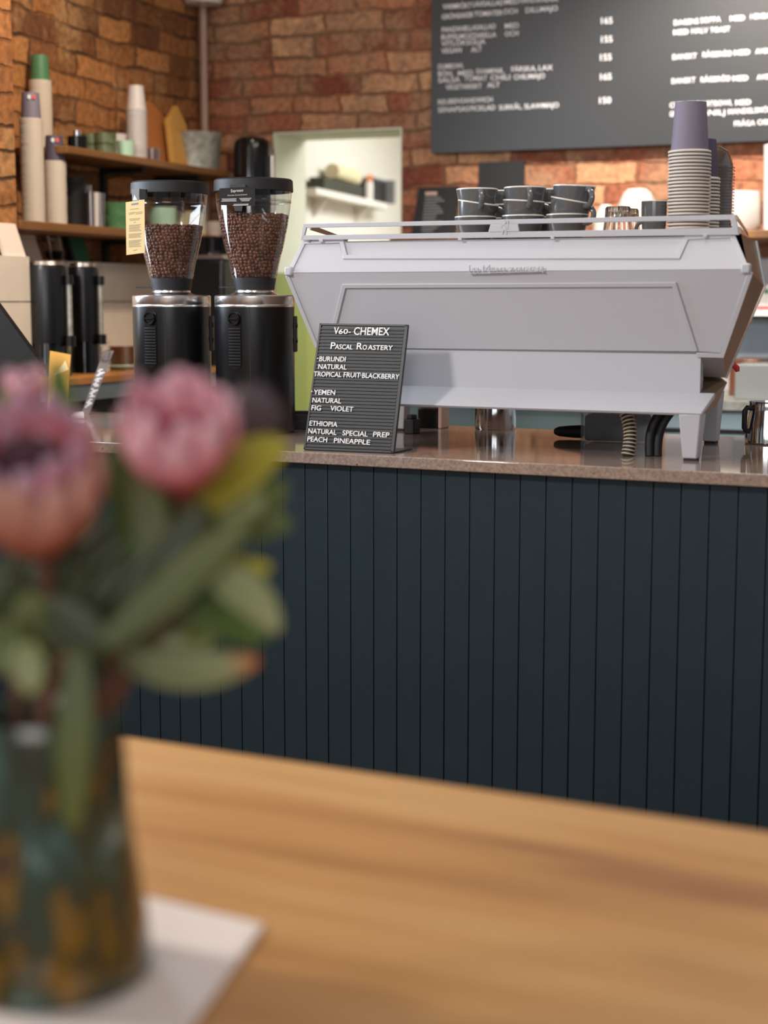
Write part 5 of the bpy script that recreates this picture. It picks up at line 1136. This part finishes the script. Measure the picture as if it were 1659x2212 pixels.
# white booklet under the vase
pA = atZ(572, 2008, TZ); pB = atZ(372, 1960, TZ); pC = atZ(425, 2212, TZ)
eu_ = (pB - pA).normalized() * 0.30; ev = (pC - pA).normalized() * 0.30
m = MB(); m.prism([pA, pA + eu_, pA + eu_ + ev, pA + ev], (0, 0, 0.006)); tag(m.build('white_booklet', M['card'], loc=(pA + eu_ * 0.5 + ev * 0.5), bevel=0.002), 'white booklet lying on the oak table under the vase', 'booklet')
VZ = TZ + 0.006
vc = atZ(112, 2098, VZ); vd = (vc - EYE).dot(FW)
vr = lambda px: px / F * vd
m = MB(); hv = 0.232
m.lathe([(0.001, 0), (vr(205), 0), (vr(216), 0.006), (vr(214), 0.03), (vr(200), 0.07), (vr(182), 0.12), (vr(170), 0.17), (vr(163), 0.215), (vr(160), hv - 0.004), (vr(156), hv), (vr(150), hv - 0.004), (vr(155), 0.19), (vr(172), 0.10), (vr(195), 0.02), (0.001, 0.012)], 56, (vc.x, vc.y, VZ))
tag(m.build('flower_vase', M['glaze'], loc=(vc.x, vc.y, VZ)), 'mottled green and amber glazed vase holding the flowers', 'vase')
MOUTH = Vector((vc.x, vc.y, VZ + hv))

# ------------------------------------------------------------------ flowers
def bez(p0, p1, p2, n=14): return [p0 * ((1 - t) ** 2) + p1 * (2 * t * (1 - t)) + p2 * (t * t) for t in [i / n for i in range(n + 1)]]
def leaf_mesh(p0, p2, width, bend, nrm, mt, name, parent, fold=0.25):
    mid = (p0 + p2) / 2 + bend; path = bez(p0, mid, p2, 16); vs = []; fs = []; al = []
    for i, p in enumerate(path):
        t = i / 16; tg = (path[min(i + 1, 16)] - path[max(i - 1, 0)]).normalized(); s_ = tg.cross(nrm).normalized(); nn = s_.cross(tg).normalized()
        w_ = width / 2 * (0.16 + 0.84 * math.sin(PI * min(1, t * 0.93 + 0.07)) ** 0.75) * (1 if t < 0.96 else 0.55)
        for k in (-1, -0.5, 0, 0.5, 1): vs.append(p + s_ * (w_ * k) + nn * (abs(k) * w_ * fold)); al.append(max(t, 0.01))
    for i in range(16):
        for k in range(4): fs.append((i * 5 + k, i * 5 + k + 1, (i + 1) * 5 + k + 1, (i + 1) * 5 + k))
    m = MB(); m.add(vs, fs, al); return m.build(name, M[mt], parent, solid=0.0014)
def protea(head, axis, R_, H_, mats, label, stem_to, leaves=(), open_=1.0, n=(11, 12, 12), heart='heart', hk=1.0):
    t = thing('protea_flower', label, 'flower', head)
    ax = axis.normalized(); q = ax.to_track_quat('Z', 'Y').to_matrix()
    for ring, (mt, nm, cnt) in enumerate(zip(mats, ('outer_bracts', 'middle_bracts', 'inner_bracts'), n)):
        m = MB(); sc = (1.0, 0.86, 0.70)[ring]; hs_ = (0.86, 0.97, 0.80)[ring]
        for j in range(cnt):
            a = 2 * PI * (j + 0.5 * ring + random.uniform(-0.15, 0.15)) / cnt; vs = []; fs = []; al = []
            tip = random.uniform(0.9, 1.08)
            for i in range(10):
                u = i / 9
                rr = R_ * sc * (0.16 + 0.84 * math.sin(min(1.0, u * 1.25) * PI / 2)) * (1 - 0.10 * max(0, u - 0.6) / 0.4 / open_)
                z = H_ * hs_ * tip * u; wd = R_ * sc * 0.42 * math.sin(PI * (0.16 + 0.80 * u)) ** 0.7 + 0.0006
                for k in (-1, 0, 1):
                    aa = a + k * wd / max(rr, 0.008); r2 = rr * (1 - 0.05 * abs(k))
                    vs.append(head + q @ Vector((r2 * math.cos(aa), r2 * math.sin(aa), z))); al.append(max(u, 0.01))
            for i in range(9):
                for k in range(2): fs.append((i * 3 + k, i * 3 + k + 1, (i + 1) * 3 + k + 1, (i + 1) * 3 + k))
            m.add(vs, fs, al)
        m.build(nm, M[mt], t, solid=0.0012)
    m = MB(); m.lathe([(0.001, 0), (R_ * 0.25, H_ * 0.05), (R_ * 0.5, H_ * 0.3), (R_ * 0.54, H_ * 0.62 * hk), (R_ * 0.36, H_ * 0.80 * hk), (0.001, H_ * 0.84 * hk)], 24, head, m=q.to_4x4()); m.build('flower_heart', M[heart], t)
    m = MB(); path = bez(head + ax * 0.004, head - ax * 0.07, stem_to, 12); m.tube(path, 0.0055, 8); m.build('stem', M['stem'], t)
    for lf in leaves: leaf_mesh(*lf[:5], lf[5], 'leaf', t)
    return t
toC = -FW
N1 = (toC + ZZ * 0.3).normalized()
def st(dx=0.0, dy=0.0, dz=-0.05): return MOUTH + RT * dx + FH * dy + ZZ * dz
A = lambda x, y, d: atD(x, y, d)
protea(A(95, 1200, 1.30), ZZ * 1.0 + toC * 0.60 - RT * 0.03, 0.062, 0.128, ('bract_pale', 'bract_dark', 'bract_dark'), 'large dusky pink protea bloom at the left of the vase', st(-0.01), [
    (A(130, 1120, 1.36), A(118, 772, 1.40), 0.030, RT * 0.012, N1, 'leaf_bright'), (A(60, 1100, 1.37), A(8, 842, 1.42), 0.034, RT * -0.01, N1, 'leaf_bright'),
    (A(160, 1330, 1.33), A(255, 1120, 1.34), 0.038, RT * 0.02, N1, 'leaf_dark'), (A(120, 1420, 1.33), A(25, 1240, 1.31), 0.04, RT * -0.015, N1, 'leaf_dark')], 1.6, (13, 12, 9))
protea(A(402, 1062, 1.31), ZZ * 0.92 + toC * 0.58 + RT * -0.02, 0.050, 0.098, ('bract', 'bract', 'bract'), 'pink protea bloom in the middle of the bouquet, before the grinders', st(0.02), [
    (A(330, 1230, 1.33), A(262, 930, 1.36), 0.036, RT * -0.012, N1, 'leaf_bright'), (A(330, 1230, 1.32), A(300, 985, 1.33), 0.034, RT * 0.004, N1, 'leaf_olive'),
    (A(330, 1250, 1.30), A(425, 1085, 1.31), 0.038, RT * 0.02, N1, 'leaf_dark'), (A(270, 1340, 1.31), A(440, 1150, 1.32), 0.040, RT * -0.01, N1, 'leaf_dark')], 1.4, (8, 8, 7), 'heart_red', 0.8)
protea(A(52, 872, 1.50), ZZ * 1.0 + toC * 0.2 + RT * 0.1, 0.022, 0.034, ('bract', 'bract', 'bract'), 'small pale pink protea bud at the left edge, behind the big bloom', st(-0.03, 0.02), [], 0.7, (8, 8, 6))
# dusky seed head behind the middle bloom
hd = A(540, 905, 1.42)
t = thing('seed_head', 'dusky grey brown fluffy seed head at the right of the pink protea', 'seed head', hd)
m = MB(); rnd = random.Random(5)
ax = (ZZ + RT * 0.35).normalized(); qq = ax.to_track_quat('Z', 'Y').to_matrix().to_4x4()
m.lathe([(0.001, -0.034), (0.016, -0.028), (0.027, -0.004), (0.026, 0.014), (0.012, 0.027), (0.001, 0.029)], 20, hd, m=qq)
for i in range(260):
    v = Vector((rnd.gauss(0, 1), rnd.gauss(0, 1), rnd.gauss(0.1, 1))).normalized(); p = hd + v * 0.022; m.tube([p, p + v * 0.013], [0.0011, 0.0004], 4, False)
m.build('fluff', M['seed'], t)
m = MB(); m.tube(bez(hd - ax * 0.02, hd - ax * 0.09, st(0.03, 0.02), 12), 0.004, 8); m.build('stem', M['stem'], t)
# leafy branches
def branch(label, tip, ctrl, leaves, rad=0.004, root=None):
    t = thing('leafy_branch', label, 'branch', MOUTH, 0)
    m = MB(); m.tube(bez(root or st(0.03, -0.01), ctrl, tip, 14), rad, 8); m.build('stem', M['stem'], t)
    for lf in leaves: leaf_mesh(*lf[:5], lf[5], 'leaf', t, lf[6] if len(lf) > 6 else 0.25)
    return t
branch('leafy branch ending in the bright yellow-green leaf beside the worktop edge', A(432, 1120, 1.33), A(300, 1330, 1.33), [
    (A(425, 1110, 1.33), A(622, 958, 1.34), 0.042, ZZ * 0.016, N1, 'leaf_yellow'), (A(470, 1140, 1.34), A(560, 1050, 1.35), 0.036, RT * 0.006, N1, 'leaf_pale'),
    (A(430, 1160, 1.35), A(618, 1040, 1.37), 0.044, ZZ * -0.012, N1, 'leaf_olive'), (A(470, 1170, 1.35), A(632, 1135, 1.36), 0.03, ZZ * 0.012, N1, 'leaf_olive')])
branch('leafy branch with the long grey-green leaf slanting across the bouquet', A(330, 1300, 1.29), A(220, 1420, 1.30), [
    (A(215, 1400, 1.28), A(552, 1108, 1.30), 0.034, ZZ * -0.006, N1, 'leaf_olive'), (A(190, 1330, 1.33), A(430, 1130, 1.34), 0.05, ZZ * 0.008, N1, 'leaf_dark'),
    (A(150, 1300, 1.34), A(300, 1100, 1.35), 0.05, RT * 0.01, N1, 'leaf_dark'), (A(60, 1330, 1.33), A(190, 1180, 1.34), 0.05, RT * 0.005, N1, 'leaf_dark')])
branch('leafy branch with pale curled leaves hanging at the right of the bouquet', A(420, 1270, 1.32), A(300, 1400, 1.32), [
    (A(425, 1225, 1.33), A(586, 1222, 1.34), 0.028, ZZ * -0.010, N1, 'leaf_yellow'), (A(445, 1240, 1.31), A(602, 1368, 1.32), 0.034, ZZ * 0.020 + RT * 0.006, N1, 'leaf_pale'),
    (A(410, 1260, 1.33), A(575, 1385, 1.34), 0.040, ZZ * -0.004, N1, 'leaf_bright'), (A(405, 1290, 1.33), A(450, 1400, 1.34), 0.036, RT * 0.004, N1, 'leaf_olive'),
    (A(330, 1290, 1.35), A(470, 1210, 1.36), 0.03, ZZ * 0.004, N1, 'leaf_dark')])
branch('low leafy branch with the rusty-tipped leaf above the oak table', A(300, 1440, 1.31), A(220, 1470, 1.31), [
    (A(262, 1420, 1.31), A(560, 1425, 1.32), 0.034, ZZ * -0.020, N1, 'leaf_tip'), (A(240, 1400, 1.33), A(470, 1370, 1.34), 0.028, ZZ * -0.014, N1, 'leaf_pale'),
    (A(180, 1400, 1.33), A(330, 1330, 1.34), 0.04, ZZ * 0.004, N1, 'leaf_dark')])
branch('drooping branch with the long green leaf hanging down in front of the vase', A(150, 1430, 1.25), A(120, 1380, 1.30), [
    (A(172, 1400, 1.245), A(158, 1800, 1.25), 0.030, toC * 0.012, toC, 'leaf_olive'), (A(60, 1390, 1.25), A(72, 1500, 1.245), 0.026, toC * 0.008, toC, 'leaf_pale'),
    (A(20, 1340, 1.27), A(5, 1460, 1.26), 0.034, toC * 0.008, toC, 'leaf_olive'), (A(230, 1430, 1.30), A(100, 1300, 1.30), 0.045, ZZ * 0.01, N1, 'leaf_dark'), (A(40, 1330, 1.34), A(-40, 1260, 1.34), 0.05, ZZ * 0.01, N1, 'leaf_dark')], 0.004, st(0.0, -0.03))

branch('dense branch of dark leaves filling the middle of the bouquet', A(250, 1250, 1.36), A(180, 1380, 1.36), [
    (A(140, 1380, 1.37), A(330, 1080, 1.38), 0.055, RT * 0.01, N1, 'leaf_dark'), (A(180, 1400, 1.36), A(430, 1200, 1.37), 0.055, ZZ * 0.008, N1, 'leaf_dark'),
    (A(110, 1400, 1.37), A(210, 1110, 1.38), 0.05, RT * 0.006, N1, 'leaf_olive'), (A(120, 1420, 1.36), A(20, 1190, 1.36), 0.055, RT * -0.008, N1, 'leaf_dark'),
    (A(100, 1430, 1.35), A(-60, 1330, 1.35), 0.05, ZZ * 0.008, N1, 'leaf_dark'), (A(190, 1440, 1.35), A(380, 1330, 1.36), 0.045, ZZ * 0.008, N1, 'leaf_dark'),
    (A(130, 1440, 1.31), A(60, 1280, 1.30), 0.045, RT * -0.006, N1, 'leaf_olive'), (A(230, 1330, 1.38), A(390, 1060, 1.39), 0.05, RT * 0.012, N1, 'leaf_dark')])
